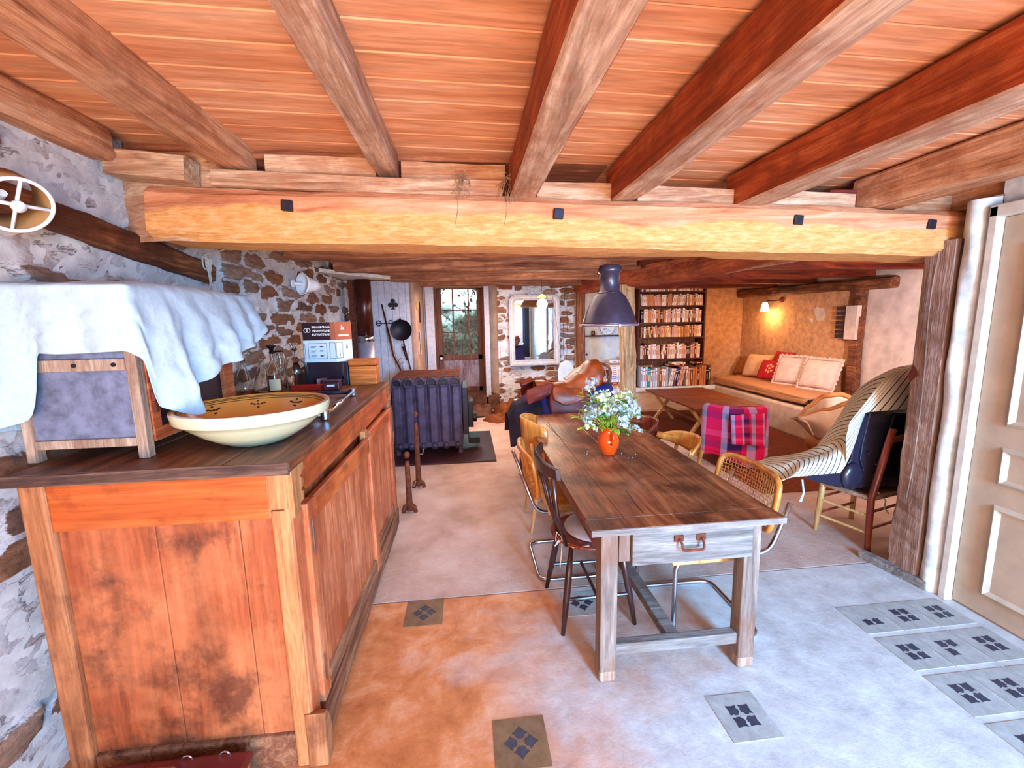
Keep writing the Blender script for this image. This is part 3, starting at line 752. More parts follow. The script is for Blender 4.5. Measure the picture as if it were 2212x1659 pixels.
# front face : corner post with stepped bracket, long rail, two doors, plinth
MB().b2((X1-.03, Y0-.005, .05), (X1+.005, Y0+.075, .955)).build('front_post', 'cab_front', sb, bevel=.005)
MB().prism([(Y0-.01, 1.118), (Y0-.01, .955), (Y0+.03, .955), (Y0+.05, .985), (Y0+.085, .985), (Y0+.085, 1.015), (Y0+.065, 1.025), (Y0+.09, 1.04), (Y0+.09, 1.06), (Y0+.065, 1.075), (Y0+.10, 1.09), (Y0+.10, 1.118)], 'x', X1-.02, X1+.014).build('bracket', 'cab_pale', sb, bevel=.003)
MB().prism([(Y0+.09, 1.118), (Y0+.09, 1.03), (Y0+.14, 1.0), (2.55, .985), (Y1, 1.0), (Y1, 1.118)], 'x', X1-.03, X1+.004).build('front_rail', 'cab_front_rail', sb, bevel=.004)
def cab_door(y0, y1, ang, nm='door'):
    z0, z1 = .17, .965; L = y1-y0
    R = Matrix.Rotation(ang, 4, 'Z'); T = Matrix.Translation((X1, y0, 0))
    def bb(m, a, b):
        c = T @ R @ Vector(((a[0]+b[0])/2, (a[1]+b[1])/2, (a[2]+b[2])/2)); m.box(c, [abs(b[i]-a[i]) for i in range(3)], R.to_3x3())
    m = MB()
    n = max(3, int(L/.19)); 
    for i in range(n): bb(m, (-.012, .06+(L-.12)*i/n+.001, z0+.07), (.006, .06+(L-.12)*(i+1)/n-.001, z1-.08))
    d = m.build(nm, 'cab_front', sb, bevel=.002)
    m = MB(); bb(m, (-.012, 0, z0), (.022, .07, z1)); m.build('door_stile', 'cab_front', d, bevel=.005)
    m = MB(); bb(m, (-.012, L-.07, z0), (.022, L, z1)); m.build('door_stile', 'cab_front', d, bevel=.005)
    m = MB(); bb(m, (-.012, .07, z1-.085), (.022, L-.07, z1)); m.build('door_rail', 'cab_front_rail', d, bevel=.01)
    m = MB(); bb(m, (-.012, .07, z0), (.022, L-.07, z0+.075)); m.build('door_rail', 'plinth', d, bevel=.01)
    m = MB()
    for z in (.84,): m.tube([T @ R @ Vector((.027, .02, z-.07)), T @ R @ Vector((.027, .02, z+.06))], .004, 6)
    m.build('hinge', 'steel', d); m = MB()
    m.tube([T @ R @ Vector((.027, .02, .25)), T @ R @ Vector((.027, .02, .36))], .004, 6)
    m.build('hinge', 'steel', d)
    return d
cab_door(Y0+.08, 2.47, -.035); cab_door(2.55, 3.25, -.01)
MB().b2((X1-.03, 2.475, .05), (X1+.006, 2.545, .985)).build('front_post', 'cab_front', sb, bevel=.004)
timber('base_rail', (X1+.0, Y0-.01, .085), (X1+.0, Y1+.02, .085), .06, .13, 'plinth', .006, 8, parent=sb)
MB().b2((X1-.03, Y1-.05, 0), (X1+.022, Y1+.02, 1.118)).build('front_post', 'plinth', sb, bevel=.008)
MB().prism([(Y0-.02, 0), (Y0-.02, .22), (Y0+.02, .2), (Y0+.05, .13), (Y0+.05, 0)], 'x', X1-.02, X1+.05).build('foot', 'cab_stile', sb, bevel=.006)
MB().prism([(2.40, .93), (2.40, 1.0), (2.46, 1.0), (2.46, .90)], 'x', X1+.0, X1+.03).build('catch', 'cab_pale', sb, bevel=.004)
# leather case on the floor in front of the sideboard end
sc_ = thing('leather_case', 'brown leather case with two small buckles on the floor by the sideboard end', 'case', (-1.02, 1.27, 0))
MB().b2((-1.25, 1.20, .0), (-.78, 1.38, .13)).build('case_body', 'tan_leather', sc_, bevel=.02)
MB().b2((-1.255, 1.195, .125), (-.775, 1.385, .155)).build('lid', 'leather_flap', sc_, bevel=.012)
for x in (-.98, -.86): MB().tube(arc((x, 1.37, .155), .016, 0, 2*PI, 12, 'xz'), .003, 5).build('buckle', 'steel', sc_)
MB().tube([(-1.10, 1.33, .156), (-1.07, 1.33, .175), (-1.0, 1.33, .175), (-.98, 1.33, .156)], .007, 6).build('handle', 'leather_flap', sc_)

# meat safe
ms = thing('meat_safe', 'old wooden meat safe with blue-grey mesh panel standing on the sideboard', 'food safe', (-1.28, 1.85, 1.15))
ax, bx, ay, by = -1.475, -1.095, 1.565, 2.17
for (x, y) in ((ax+.017, ay+.02), (bx-.017, ay+.02), (ax+.017, by-.02), (bx-.017, by-.02)):
    MB().box((x, y, 1.445), (.034, .034, .59)).build('corner_post', 'safe_wood' if y < 1.8 else 'safe_orange', ms, bevel=.003)
MB().b2((ax+.034, ay, 1.195), (bx-.034, ay+.03, 1.225)).build('front_rail', 'safe_wood', ms, bevel=.003)
MB().b2((ax+.034, ay, 1.455), (bx-.034, ay+.03, 1.495)).build('front_rail', 'safe_wood', ms, bevel=.003)
for x in (-1.40, -1.28, -1.16): MB().lathe([(0, 0), (.007, 0), (.007, .004), (0, .004)], 10, (x, ay-.001, 1.475), R=Matrix.Rotation(PI/2, 3, 'X')).build('nail', 'iron_dark', ms)
MB().b2((ax+.03, ay+.012, 1.225), (bx-.03, ay+.02, 1.73)).build('mesh_panel', 'mesh_cloth', ms)
MB().b2((ax+.02, by-.03, 1.2), (bx-.02, by-.02, 1.73)).b2((ax+.005, ay+.03, 1.2), (ax+.012, by-.03, 1.73)).b2((ax+.01, ay+.01, 1.71), (bx-.01, by-.01, 1.735)).b2((ax+.01, ay+.02, 1.195), (bx-.01, by-.02, 1.21)).build('case_panel', 'safe_wood', ms)
dr = MB().b2((bx-.02, ay+.07, 1.24), (bx-.014, by-.04, 1.72)).build('side_door', 'box_dark', ms)
MB().b2((bx-.024, ay+.04, 1.20), (bx+.004, by-.035, 1.245)).build('side_rail', 'safe_orange', ms, bevel=.003)
MB().b2((bx-.022, ay+.04, 1.245), (bx+.003, ay+.085, 1.72)).build('door_stile', 'safe_orange', dr, bevel=.003)
MB().b2((bx-.022, by-.09, 1.245), (bx+.003, by-.04, 1.72)).build('door_stile', 'safe_orange', dr, bevel=.003)
MB().b2((bx, ay+.05, 1.30), (bx+.012, ay+.065, 1.37)).tube([(bx+.012, ay+.04, 1.335), (bx+.016, ay+.09, 1.335)], .004, 6).build('latch', 'rust', dr)
# linen cloth thrown over it
def cloth_over(name, x0, x1, y0, y1, z, length, flare, mat, ns=150, nd=34, seed=0):
    """rectangle top + hanging skirt; length(s), flare(s,d) along the perimeter parameter s (front-left corner = 0, anticlockwise seen from above)"""
    per = [(x0, y0), (x1, y0), (x1, y1), (x0, y1)]; L = [x1-x0, y1-y0, x1-x0, y1-y0]; T = sum(L); r = .035
    def edge(s):
        s = (s % 1)*T
        for i in range(4):
            if s <= L[i]+1e-9:
                a, b = per[i], per[(i+1) % 4]; t = s/L[i]
                nrm = [(0, -1), (1, 0), (0, 1), (-1, 0)][i]
                p = (a[0]+(b[0]-a[0])*t, a[1]+(b[1]-a[1])*t)
                # blend the normal close to a corner
                for dd, j in ((s, i-1), (L[i]-s, i+1)):
                    if dd < .12:
                        n2 = [(0, -1), (1, 0), (0, 1), (-1, 0)][j % 4]; w = .5*(1-dd/.12)
                        nrm = (nrm[0]*(1-w)+n2[0]*w, nrm[1]*(1-w)+n2[1]*w)
                return p, nrm
            s -= L[i]
        return per[0], (0, -1)
    cx, cy = (x0+x1)/2, (y0+y1)/2; m = MB(); vs = []; fs = []
    K = 8
    for j in range(K+nd+1):
        for i in range(ns):
            s = i/ns; p, nn = edge(s)
            if j <= K:
                t = j/K; x = cx+(p[0]-cx)*t; y = cy+(p[1]-cy)*t
                zz_ = z+.012*fn(x*5, y*5, seed)+.006*fn(x*14, y*14, seed)-.012*t**6
            else:
                t = (j-K)/nd; ln = length(s); d = t*ln; f, dz = flare(s, t)
                out = .014+f
                x = p[0]+nn[0]*out+.006*fn(s*40, t*5, seed); y = p[1]+nn[1]*out+.006*fn(s*40, t*5, seed+4); zz_ = z-.012-d+dz
            vs.append((max(x, -1.488), y, zz_))
    for j in range(K+nd):
        for i in range(ns): fs.append((j*ns+i, j*ns+(i+1) % ns, (j+1)*ns+(i+1) % ns, (j+1)*ns+i))
    m.add(vs, fs)
    return m.build(name, mat, None, smooth=True, sub=1, solid=.003)
TT = .40+.62+.40+.62+.08
def interp(x, pts):
    for (a, va), (b, vb) in zip(pts[:-1], pts[1:]):
        if x <= b:
            t = (x-a)/(b-a); t = t*t*(3-2*t); return va+(vb-va)*t
    return pts[-1][1]
fx = .41/2.10   # end of the front side in s
def lf(s):
    return interp(s, [(0, .47), (.035, .44), (.05, .22), (.09, .225), (.15, .22), (.172, .245), (.180, .42), (fx+.018, .47), (fx+.05, .36), (fx+.12, .30), (fx+.22, .24), (fx+.30, .16), (.56, .3), (.8, .3), (.95, .5), (1, .47)])
def ff(s, t):
    f = .018*t*math.sin(s*95+1)+.02*t*fn(s*14, t*1.5, 2)+.012*t
    f += .05*math.exp(-((s-.172)/.012)**2)*t*(1-t*.4)          # deep fold right of the middle
    f -= .03*math.exp(-((s-.158)/.008)**2)*t
    f += .05*math.exp(-((s-fx-.02)/.02)**2)*t**1.2
    f += .10*math.exp(-((s-fx-.16)/.13)**2)*t*(1-.35*t)
    f += .12*max(0, t)*math.exp(-((s-.015)/.02)**2)*.5
    if fx+.02 < s < .60: f += .03*t
    f += .012*fn(s*60, t*7, 8)*t
    return max(f, -.004), 0
cloth = tag(cloth_over('linen_cloth', ax-.01, bx+.005, ay-.012, by+.22, 1.752, lf, ff, 'linen', 190, 30, 5), 'rumpled white linen cloth thrown over the meat safe', 'cloth')

# cream bowl
bo = thing('bowl', 'large cream glazed earthenware bowl with orange inside, on the sideboard', 'bowl', (-.82, 1.75, 1.15))
bc = (-.818, 1.745, 1.15)
out_ = [(0, .001), (.095, .001), (.105, .004), (.14, .022), (.185, .05), (.225, .083), (.243, .10), (.258, .104), (.262, .108), (.268, .14), (.266, .146)]
inn = [(.266, .146), (.254, .148), (.247, .143), (.243, .13), (.215, .09), (.17, .05), (.10, .018), (0, .012)]
MB().lathe(out_, 72, bc).build('bowl_outside', 'ceramic_cream', bo, smooth=True)
MB().lathe([(r, z) for r, z in inn], 72, bc).build('bowl_inside', 'ceramic_inside', bo, smooth=True)
ln = MB()
for r, z in ((.2455, .1405), (.2445, .1355), (.2415, .128)): ln.tube([(bc[0]+r*math.cos(2*PI*i/72), bc[1]+r*math.sin(2*PI*i/72), bc[2]+z) for i in range(72)], .0013, 5, closed=True)
for a in (1.95, 1.25, .5, 2.7):
    for da, dz_ in ((0, 0), (.058, 0), (-.058, 0), (0, .012), (0, -.012), (.105, .003), (-.105, .003)):
        rr2 = .226+dz_*.8; ln.box((bc[0]+rr2*math.cos(a+da), bc[1]+rr2*math.sin(a+da), bc[2]+.107+dz_), (.010, .008, .005), (0, .5, a))
ln.build('painted_line', 'line_brown', bo)

# tubular steel frame lying behind the bowl
tr = thing('towel_rail', 'chrome tubular rail lying on the sideboard behind the cream bowl', 'rail', (-.74, 2.45, 1.15))
MB().tube([(-.66, 2.06, 1.175), (-.70, 2.72, 1.175)], .012, 12).build('rail_tube', 'chrome', tr, smooth=True)
MB().tube([(-.86, 2.09, 1.175), (-.665, 2.06, 1.175)], .016, 12).build('rail_tube', 'chrome', tr, smooth=True)
MB().tube([(-.93, 2.70, 1.175), (-.70, 2.72, 1.175)], .012, 12).build('rail_tube', 'iron_dark', tr, smooth=True)
for p in ((-.664, 2.06, 1.175), (-.70, 2.72, 1.175)): MB().tube([Vector(p)+Vector((0, 0, -.022)), Vector(p)+Vector((0, 0, .022))], .021, 14).build('socket', 'steel', tr, bevel=.003)

# bottles and glass
def bottle(name, label, cat, x, y, prof, mat='glass', stopper=None, liquid=None, lab=None, group=None):
    t = thing(name, label, cat, (x, y, 1.15), group)
    inner = [(max(r-.003, .001), z+.003) for r, z in prof if r > .004][::-1]
    MB().lathe([(0, 0)]+prof+inner+[(0, .006)], 28, (x, y, 1.15)).build('glass_body', mat, t, smooth=True)
    if liquid: MB().lathe([(0, .007)]+[(max(r-.005, 0), z) for r, z in prof if z <= liquid and r > .01]+[(prof[1][0]-.006, liquid), (0, liquid)], 24, (x, y, 1.15)).build('liquid', 'liquor', t, smooth=False)
    if stopper:
        if stopper == 'ball': MB().lathe([(.010, -.02)]+[(.026*math.sin(PI*i/10), .026-.026*math.cos(PI*i/10)) for i in range(11)], 20, (x, y, 1.15+prof[-1][1])).build('stopper', 'glass', t, smooth=True)
        else: MB().lathe([(0, -.01), (.012, -.01), (.013, .02), (.028, .035), (.030, .042), (0, .044)], 20, (x, y, 1.15+prof[-1][1])).build('stopper', 'glass' if stopper == 'flat' else 'iron_black', t, smooth=True)
    if lab:
        m = MB(); r = lab[0]; m.grid(lambda s, q: (x+r*math.cos(-1.9+s*1.6), y+r*math.sin(-1.9+s*1.6), 1.15+lab[1]+lab[2]*q), 12, 1); m.build('paper_label', 'label_cream', t, recalc=False)
    return t
carafe = [(.055, 0), (.058, .01), (.055, .06), (.035, .13), (.018, .19), (.017, .215), (.02, .22)]
bot = [(.042, 0), (.043, .01), (.043, .13), (.036, .16), (.015, .215), (.014, .265), (.017, .27)]
dec = [(.050, 0), (.052, .03), (.074, .07), (.080, .12), (.072, .17), (.040, .21), (.018, .225), (.017, .265), (.024, .272)]
bottle('decanter', 'glass decanter with round ball stopper, leftmost of the bottles', 'bottle', -1.395, 2.87, carafe, stopper='ball', liquid=.035)
bottle('glass_carafe', 'tapering clear glass carafe between ball stoppered decanter and liqueur bottle', 'bottle', -1.345, 3.02, carafe, stopper=None)
bottle('liqueur_bottle', 'bottle of amber liqueur with paper label among the decanters', 'bottle', -1.225, 2.90, bot, stopper='cap', liquid=.125, lab=(.0445, .03, .07))
bottle('crystal_decanter', 'big round shouldered crystal decanter with flat stopper, nearest the printed box', 'bottle', -1.17, 3.12, dec, stopper='flat')
bottle('small_glass', 'small clear glass behind the liqueur bottle', 'glass', -1.29, 3.17, [(.03, 0), (.034, .12), (.036, .2), (.03, .24), (.03, .26)])
tr2 = tag(MB().prism([(-1.18, 3.02), (-.96, 3.0), (-.95, 3.05), (-1.17, 3.07)], 'z', 1.15, 1.185).build('red_box', 'red_paper', bevel=.003), 'flat red box on the sideboard in front of the dark box', 'box')
tag(MB().box((-1.0, 3.10, 1.185), (.07, .05, .07), (0, 0, .4)).build('small_carton', 'tin', bevel=.003), 'small patterned carton beside the flat red box', 'box')
tn = thing('snuff_tin', 'small purple-brown tin standing behind the chrome rail', 'tin', (-.90, 2.99, 1.15))
MB().box((-.90, 2.99, 1.18), (.11, .06, .058)).build('tin_body', 'tin', tn, bevel=.01)
MB().box((-.90, 2.99, 1.213), (.112, .062, .012)).build('tin_lid', 'tin', tn, bevel=.005)
MB().box((-.90, 2.9585, 1.185), (.05, .002, .012)).build('tin_mark', 'mark_white', tn)
db = thing('wooden_chest', 'long dark box under the printed carton on the sideboard', 'box', (-1.03, 3.24, 1.15))
MB().b2((-1.22, 3.20, 1.15), (-.845, 3.29, 1.32)).build('chest_body', 'box_dark', db, bevel=.006)
MB().b2((-.885, 3.195, 1.17), (-.875, 3.20, 1.31)).b2((-.885, 3.195, 1.2), (-.86, 3.199, 1.215)).build('clasp', 'steel', db)
ob = thing('small_wooden_box', 'orange brown wooden box in front of the stove pipe', 'box', (-.74, 3.24, 1.15))
MB().b2((-.835, 3.185, 1.15), (-.645, 3.30, 1.285)).build('box_body', 'box_orange', ob, bevel=.006)
MB().b2((-.837, 3.183, 1.29), (-.643, 3.302, 1.335)).build('lid', 'box_orange', ob, bevel=.006)
# printed carton
pc = thing('printed_carton', 'black and white printed cardboard carton on top of the long dark box', 'box', (-1.0, 3.24, 1.32))
pa, pb, pcx = (-1.14, 3.215), (-.915, 3.20), (-.83, 3.31)
foot = [pa, pb, pcx, (-1.06, 3.33)]
MB().prism(foot, 'z', 1.32, 1.475).build('carton_side', 'paper_white', pc, bevel=.001)
MB().prism(foot, 'z', 1.475, 1.60).build('carton_top', 'card_brown', pc, bevel=.001)
def on_face(a, b, u0, u1, z0, z1, off=.0012):
    a, b = Vector((*a, 0)), Vector((*b, 0)); d = b-a; n_ = Vector((d.y, -d.x, 0)).normalized()*off
    return [a+d*u0+n_+Vector((0, 0, z0)), a+d*u1+n_+Vector((0, 0, z0)), a+d*u1+n_+Vector((0, 0, z1)), a+d*u0+n_+Vector((0, 0, z1))]
def deco(mat, quads, nm):
    m = MB()
    for q in quads: m.add(on_face(*q), [(0, 1, 2, 3)])
    return m.build(nm, mat, pc, recalc=False)
deco('card_copper', [(pb, pcx, 0, 1, 1.475, 1.60, .0008), (pa, pb, .86, 1, 1.475, 1.60, .0008)], 'copper_panel')
rq = random.Random(3); q = []
for r_ in range(3):
    u = .30
    while u < .84:
        w = rq.uniform(.014, .03); z = 1.575-r_*.026
        q.append((pa, pb, u, u+w*.35, z-.016, z)); q.append((pa, pb, u+w*.35, u+w, z-(.006 if rq.random() < .5 else .016), z-(.0 if rq.random() < .5 else .010))); u += w+.006
q += [(pb, pcx, .35, .55, 1.548, 1.552), (pb, pcx, .38, .44, 1.552, 1.575), (pb, pcx, .46, .52, 1.552, 1.565), (pb, pcx, .2, .8, 1.50, 1.512)]
deco('mark_white', q, 'printed_letters')
m = MB()
def face_pt(u, z, off=.002):
    p = on_face(pa, pb, u, u, z, z, off)[0]; return p
for cu, mt in ((.11, 0), (.19, 0)):
    m.tube([face_pt(cu+.062*math.cos(t_*PI/10)*.9, 1.545+.0135*math.sin(t_*PI/10)) for t_ in range(20)], .0022, 5, closed=True)
m.build('ring_logo', 'mark_white', pc)
def outline(a, b, u0, u1, z0, z1, w=.0025):
    du = w/(Vector(a)-Vector(b)).length
    return [(a, b, u0, u1, z0, z0+w), (a, b, u0, u1, z1-w, z1), (a, b, u0, u0+du, z0, z1), (a, b, u1-du, u1, z0, z1)]
q = outline(pa, pb, .14, .72, 1.345, 1.455)+outline(pa, pb, .80, .99, 1.345, 1.458)+outline(pb, pcx, .01, .40, 1.345, 1.458)+outline(pa, pb, -.0, .05, 1.35, 1.455)
for z in (1.43, 1.40, 1.365):
    q += [(pa, pb, .22, .40, z, z+.003), (pa, pb, .22, .36, z-.007, z-.004), (pa, pb, .50, .60, z-.004, z+.004), (pa, pb, .6, .64, z-.001, z+.001)]
q += [(pb, pcx, .2, .23, 1.36, 1.41), (pb, pcx, .6, .85, 1.44, 1.443), (pb, pcx, .62, .7, 1.41, 1.43)]
deco('ink', q, 'printed_diagram')

# wall fittings on the left
wl_ = thing('wall_lamp', 'round drum wall lampshade with white rim, at left edge above the cloth', 'lamp', (-1.50, 1.66, 2.0))
cL = Vector((-1.385, 1.585, 1.985)); Rl = (Vector((.75, -.35, -.55)).to_track_quat('Z', 'Y')).to_matrix()
MB().lathe([(.075, .0), (.086, .09)], 40, cL-Rl @ Vector((0, 0, .08)), R=Rl).build('lamp_shade', 'shade_tan', wl_, smooth=True, solid=.003)
MB().tube([cL+Rl @ Vector((.086*math.cos(i*PI/20), .086*math.sin(i*PI/20), .01)) for i in range(40)], .006, 8, closed=True).tube([cL+Rl @ Vector((-.083, 0, .005)), cL+Rl @ Vector((.083, 0, .005))], .006, 6).tube([cL+Rl @ Vector((0, -.083, .005)), cL+Rl @ Vector((0, .083, .005))], .005, 6).lathe([(0, -.006), (.018, -.006), (.018, .008), (0, .008)], 16, cL+Rl @ Vector((0, 0, .015)), R=Rl).build('shade_ring', 'plastic_white', wl_, smooth=True)
MB().tube([(-1.51, 1.66, 2.01), cL-Rl @ Vector((0, 0, .07))], .012, 8).build('bracket', 'plastic_white', wl_)
scn = thing('white_sconce', 'small white bell shaped wall light on the stone wall above the printed box', 'lamp', (-1.50, 4.1, 1.94))
Rs = (Vector((.62, .75, -.08)).to_track_quat('Z', 'Y')).to_matrix()
MB().lathe([(0, -.09), (.04, -.09), (.055, -.04), (.075, .03), (.10, .07), (.095, .07), (.07, .03)][::-1], 28, (-1.40, 4.22, 1.94), R=Rs @ Matrix.Rotation(PI, 3, 'X')).build('lamp_shade', 'plastic_white', scn, smooth=True)
MB().tube([(-1.52, 4.12, 1.945), (-1.44, 4.17, 1.945)], .015, 10).lathe([(0, 0), (.035, 0), (.035, .015), (0, .015)], 20, (-1.505, 4.11, 1.945), R=Matrix.Rotation(PI/2, 3, 'Y')).build('bracket', 'plastic_white', scn)
sr = MB(); c0 = Vector((-1.46, 2.72, 1.99))
for dy, L_, w_ in ((-.02, .07, .02), (.015, .085, .024), (.03, .05, .018)):
    sr.tube([c0+Vector((.01, dy+w_*math.sin(a_*PI/8), -L_*(1-math.cos(a_*PI/8))/2-.01)) for a_ in range(17)], .004, 6)
sr.tube([c0+Vector((.01, .0, 0)), c0+Vector((.014, .005, -.15)), c0+Vector((.012, -.005, -.19))], .004, 6).tube([c0+Vector((.012, .015, -.02)), c0+Vector((.014, .02, -.17))], .004, 6)
sr.tube([c0, c0+Vector((.06, .12, .05)), c0+Vector((.16, .40, .11))], .003, 6)
tag(sr.build('string_bundle', 'string'), 'knotted bundle of pale string hanging from a nail in the stone wall', 'string')

# ------------------------------------------------------------------ stove, pipe, irons
sv = thing('cast_iron_stove', 'dark ribbed cast-iron stove with row of round tube ends, on dark plate', 'stove', (-.47, 5.5, 0))
ribs = MB(); n_r = 6; xa, xb = -.88, -.07; w = (xb-xa)/n_r
for i in range(n_r):
    x0 = xa+i*w
    MB().prism([(x0+.004, 5.08), (x0+w*.25, 5.055), (x0+w*.75, 5.055), (x0+w-.004, 5.08), (x0+w-.004, 5.84), (x0+.004, 5.84)], 'z', .17, .86).build('rib_panel', 'stove_iron', sv, bevel=.006)
    tu = MB().tube([(x0+w/2, 5.03, .885), (x0+w/2, 5.86, .885)], .05, 20, cap=False).build('tube_end', 'stove_iron', sv, smooth=True, solid=.012)
    MB().lathe([(0, 0), (.044, 0)], 20, (x0+w/2, 5.08, .885), R=Matrix.Rotation(PI/2, 3, 'X')).build('tube_opening', 'iron_black', tu)
    MB().tube([(x0+w/2, 5.07, .12), (x0+w/2, 5.2, .12)], .04, 16).build('tube_end', 'stove_iron', sv, smooth=True)
MB().b2((xa+.01, 5.09, .10), (xb-.01, 5.82, .93)).build('firebox', 'stove_iron', sv, bevel=.01)
gr = MB()
for i in range(9): gr.b2((xa+.02, 5.12+i*.08, .93), (xb-.02, 5.15+i*.08, .955))
gr.build('top_grate', 'rust', sv)
MB().b2((xb, 5.16, .22), (xb+.07, 5.75, .80)).build('fire_door', 'iron_dark', sv, bevel=.01)
MB().b2((xb+.07, 5.2, .30), (xb+.13, 5.45, .62)).lathe([(0, 0), (.06, 0), (.06, .05), (0, .05)], 20, (xb+.12, 5.24, .42), R=Matrix.Rotation(PI/2, 3, 'Y')).tube([(xb+.15, 5.24, .42), (xb+.26, 5.24, .42)], .012, 8).b2((xb+.06, 5.2, .10), (xb+.2, 5.5, .17)).build('ash_door', 'iron_black', sv, bevel=.004)
for x in (xa+.04, xb-.04):
    for y in (5.12, 5.78): MB().tube([(x, y, .02), (x, y, .12)], [.035, .025], 10).build('leg', 'stove_iron', sv)
MB().b2((-1.06, 5.5, .55), (xa, 5.8, .72)).build('flue_box', 'iron_dark', sv, bevel=.01)
tag(MB().b2((-.98, 4.75, 0), (.30, 6.08, .018)).build('hearth_plate', 'hearth', bevel=.004), 'dark reddish hearth plate on the floor under the stove', 'plate')
pp = thing('stove_pipe', 'dark red enamelled stove pipe rising to the ceiling, left of the plank door', 'pipe', (-1.24, 5.75, .6))
MB().tube([(-1.265, 5.75, 1.42), (-1.265, 5.75, 2.14)], .10, 32).build('pipe_upper', 'pipe_enamel', pp, smooth=True)
MB().tube([(-1.265, 5.75, 1.34), (-1.265, 5.75, 1.42)], .102, 32).build('pipe_collar', 'steel', pp, smooth=True)
MB().tube([(-1.265, 5.75, .62), (-1.265, 5.75, 1.34)], .105, 32).tube([(-1.265, 5.75, .66), (-.95, 5.68, .64)], .08, 20).build('pipe_lower', 'sleeve', pp, smooth=True)
MB().b2((-1.46, 5.80, .0), (-1.40, 5.9, 2.12)).build('pipe_backing', 'rust', pp)
gn = thing('hunting_rifle', 'old rifle leaning against the white plank door', 'rifle', (-1.02, 6.1, .4))
A, B = Vector((-1.145, 6.31, 1.83)), Vector((-1.00, 6.20, 1.12)); D = Vector((-.80, 6.10, .72))
MB().tube([A, B], [.010, .014], 10).build('barrel', 'iron_dark', gn, smooth=True)
MB().tube([A+(B-A)*.45+Vector((0, -.012, 0)), B+Vector((0, -.012, 0)), B+(D-B)*.35, D], [.012, .02, .022, .04], 10).build('stock', 'spindle_dark', gn, smooth=True)
MB().tube(arc(tuple(B+(D-B)*.25+Vector((.05, -.01, .03))), .035, 0, 2*PI, 14, 'xz'), .004, 6).build('trigger_guard', 'steel', gn)
tag(MB().tube([(-.87, 6.28, 1.28), (-.745, 6.20, .73)], [.012, .009], 8).tube([(-.885, 6.285, 1.24), (-.83, 6.25, 1.05)], .016, 8).build('fire_poker', 'iron_dark', smooth=True), 'thin iron poker leaning on the plank door beside the rifle', 'poker')
pn = thing('black_pan', 'round black iron pan hanging on the white plank door', 'pan', (-.90, 6.32, 1.47))
MB().lathe([(0, 0), (.13, 0), (.148, .03), (.143, .03), (.127, .006), (0, .006)], 40, (-.90, 6.33, 1.47), R=Matrix.Rotation(PI/2, 3, 'X')).build('pan_bowl', 'iron_black', pn, smooth=True)
MB().tube([(-.90, 6.325, 1.60), (-.90, 6.32, 1.64), (-.97, 6.33, 1.58)], .006, 6).tube([(-.88, 6.325, 1.34), (-.86, 6.32, 1.18)], .009, 6).build('pan_handle', 'iron_dark', pn)
for i, (x, y, h, tx, lb) in enumerate(((-.50, 4.1, .74, .05, 'taller rusty firedog with knob on top, beside the sideboard end'), (-.52, 3.55, .52, -.02, 'shorter rusty iron firedog behind the sideboard corner'))):
    fd = thing('firedog', lb, 'firedog', (x, y, 0))
    MB().tube([(x, y, .02), (x, y, h*.8), (x+.0, y, h*.86)], [.028, .02, .014], 10).lathe([(0, h-.05), (.018, h-.04), (.026, h-.015), (.016, h+.005), (0, h+.01)], 14, (x, y, 0)).build('upright', 'rust', fd, smooth=True)
    MB().tube([(x-.05, y, .0), (x-.04, y, .05), (x, y, .08), (x+.04, y, .05), (x+.05, y, .0)], .018, 8).build('foot', 'rust', fd, smooth=True)
    MB().tube([(x+.02, y, h*.45), (x+.05, y, h*.45), (x+.06, y, h*.52)], .006, 6).build('hook', 'steel', fd)
# things on the side of the partition
tag(MB().tube([(-.69, 6.9+.05*math.cos(a_*PI/10), 1.72+.15*math.sin(a_*PI/10)) for a_ in range(20)], .008, 6, closed=True).build('oval_frame', 'iron_dark'), 'thin oval dark frame on the beige partition, high up', 'frame')
tag(MB().b2((-.70, 6.60, 1.08), (-.675, 6.74, 1.45)).build('small_wall_mirror', 'mirror_glass', bevel=.01), 'narrow rounded mirror on the beige partition beside the plank door', 'mirror')
tag(MB().b2((-.70, 6.52, 1.76), (-.67, 6.57, 1.86)).build('candle_sconce', 'brass', bevel=.004), 'tiny sconce on the beige partition by the plank door', 'sconce')

# ------------------------------------------------------------------ stones, mirror, globe lamp
rk = random.Random(5)
for i, (x, y, sx, sy, sz, m, lb) in enumerate(((.20, 7.3, .28, .3, .16, 'rock_grey', 'flat rock step in front of the glazed back door'), (-.15, 7.35, .22, .25, .12, 'rock', 'left flat rock below the glazed back door'), (.62, 7.25, .2, .2, .20, 'rock', 'tall brown rock at the foot of the door jamb'),
        (.95, 6.6, .34, .3, .17, 'rock_grey', 'big rounded grey rock between door and saddle'), (.85, 7.2, .25, .22, .28, 'rock', 'rusty brown rock below the left corner of the mirror'), (1.25, 7.3, .26, .2, .22, 'rock', 'rock below the mirror near the copper pot'), (.45, 6.8, .2, .2, .09, 'rock', 'low rock in the floor before the back door'))):
    m_ = MB(); m_.lathe([(max(0.001, math.sin(PI*k_/14)), -math.cos(PI*k_/14)) for k_ in range(15)], 22)
    m_.v = [(x+v[0]*sx*(1+.35*fn(v[0]+i*5, v[1], v[2], 1.5)), y+v[1]*sy*(1+.35*fn(v[0], v[1]+i*7, v[2], 1.5)), max(-.05, v[2]*sz*(1+.4*fn(v[0], v[1], v[2]+i*3, 2)))) for v in m_.v]
    tag(m_.build('rock', m, smooth=True), lb, 'rock')
pt = thing('copper_pot', 'low round copper pot on the rocks under the mirror', 'pot', (1.0, 7.0, .44))
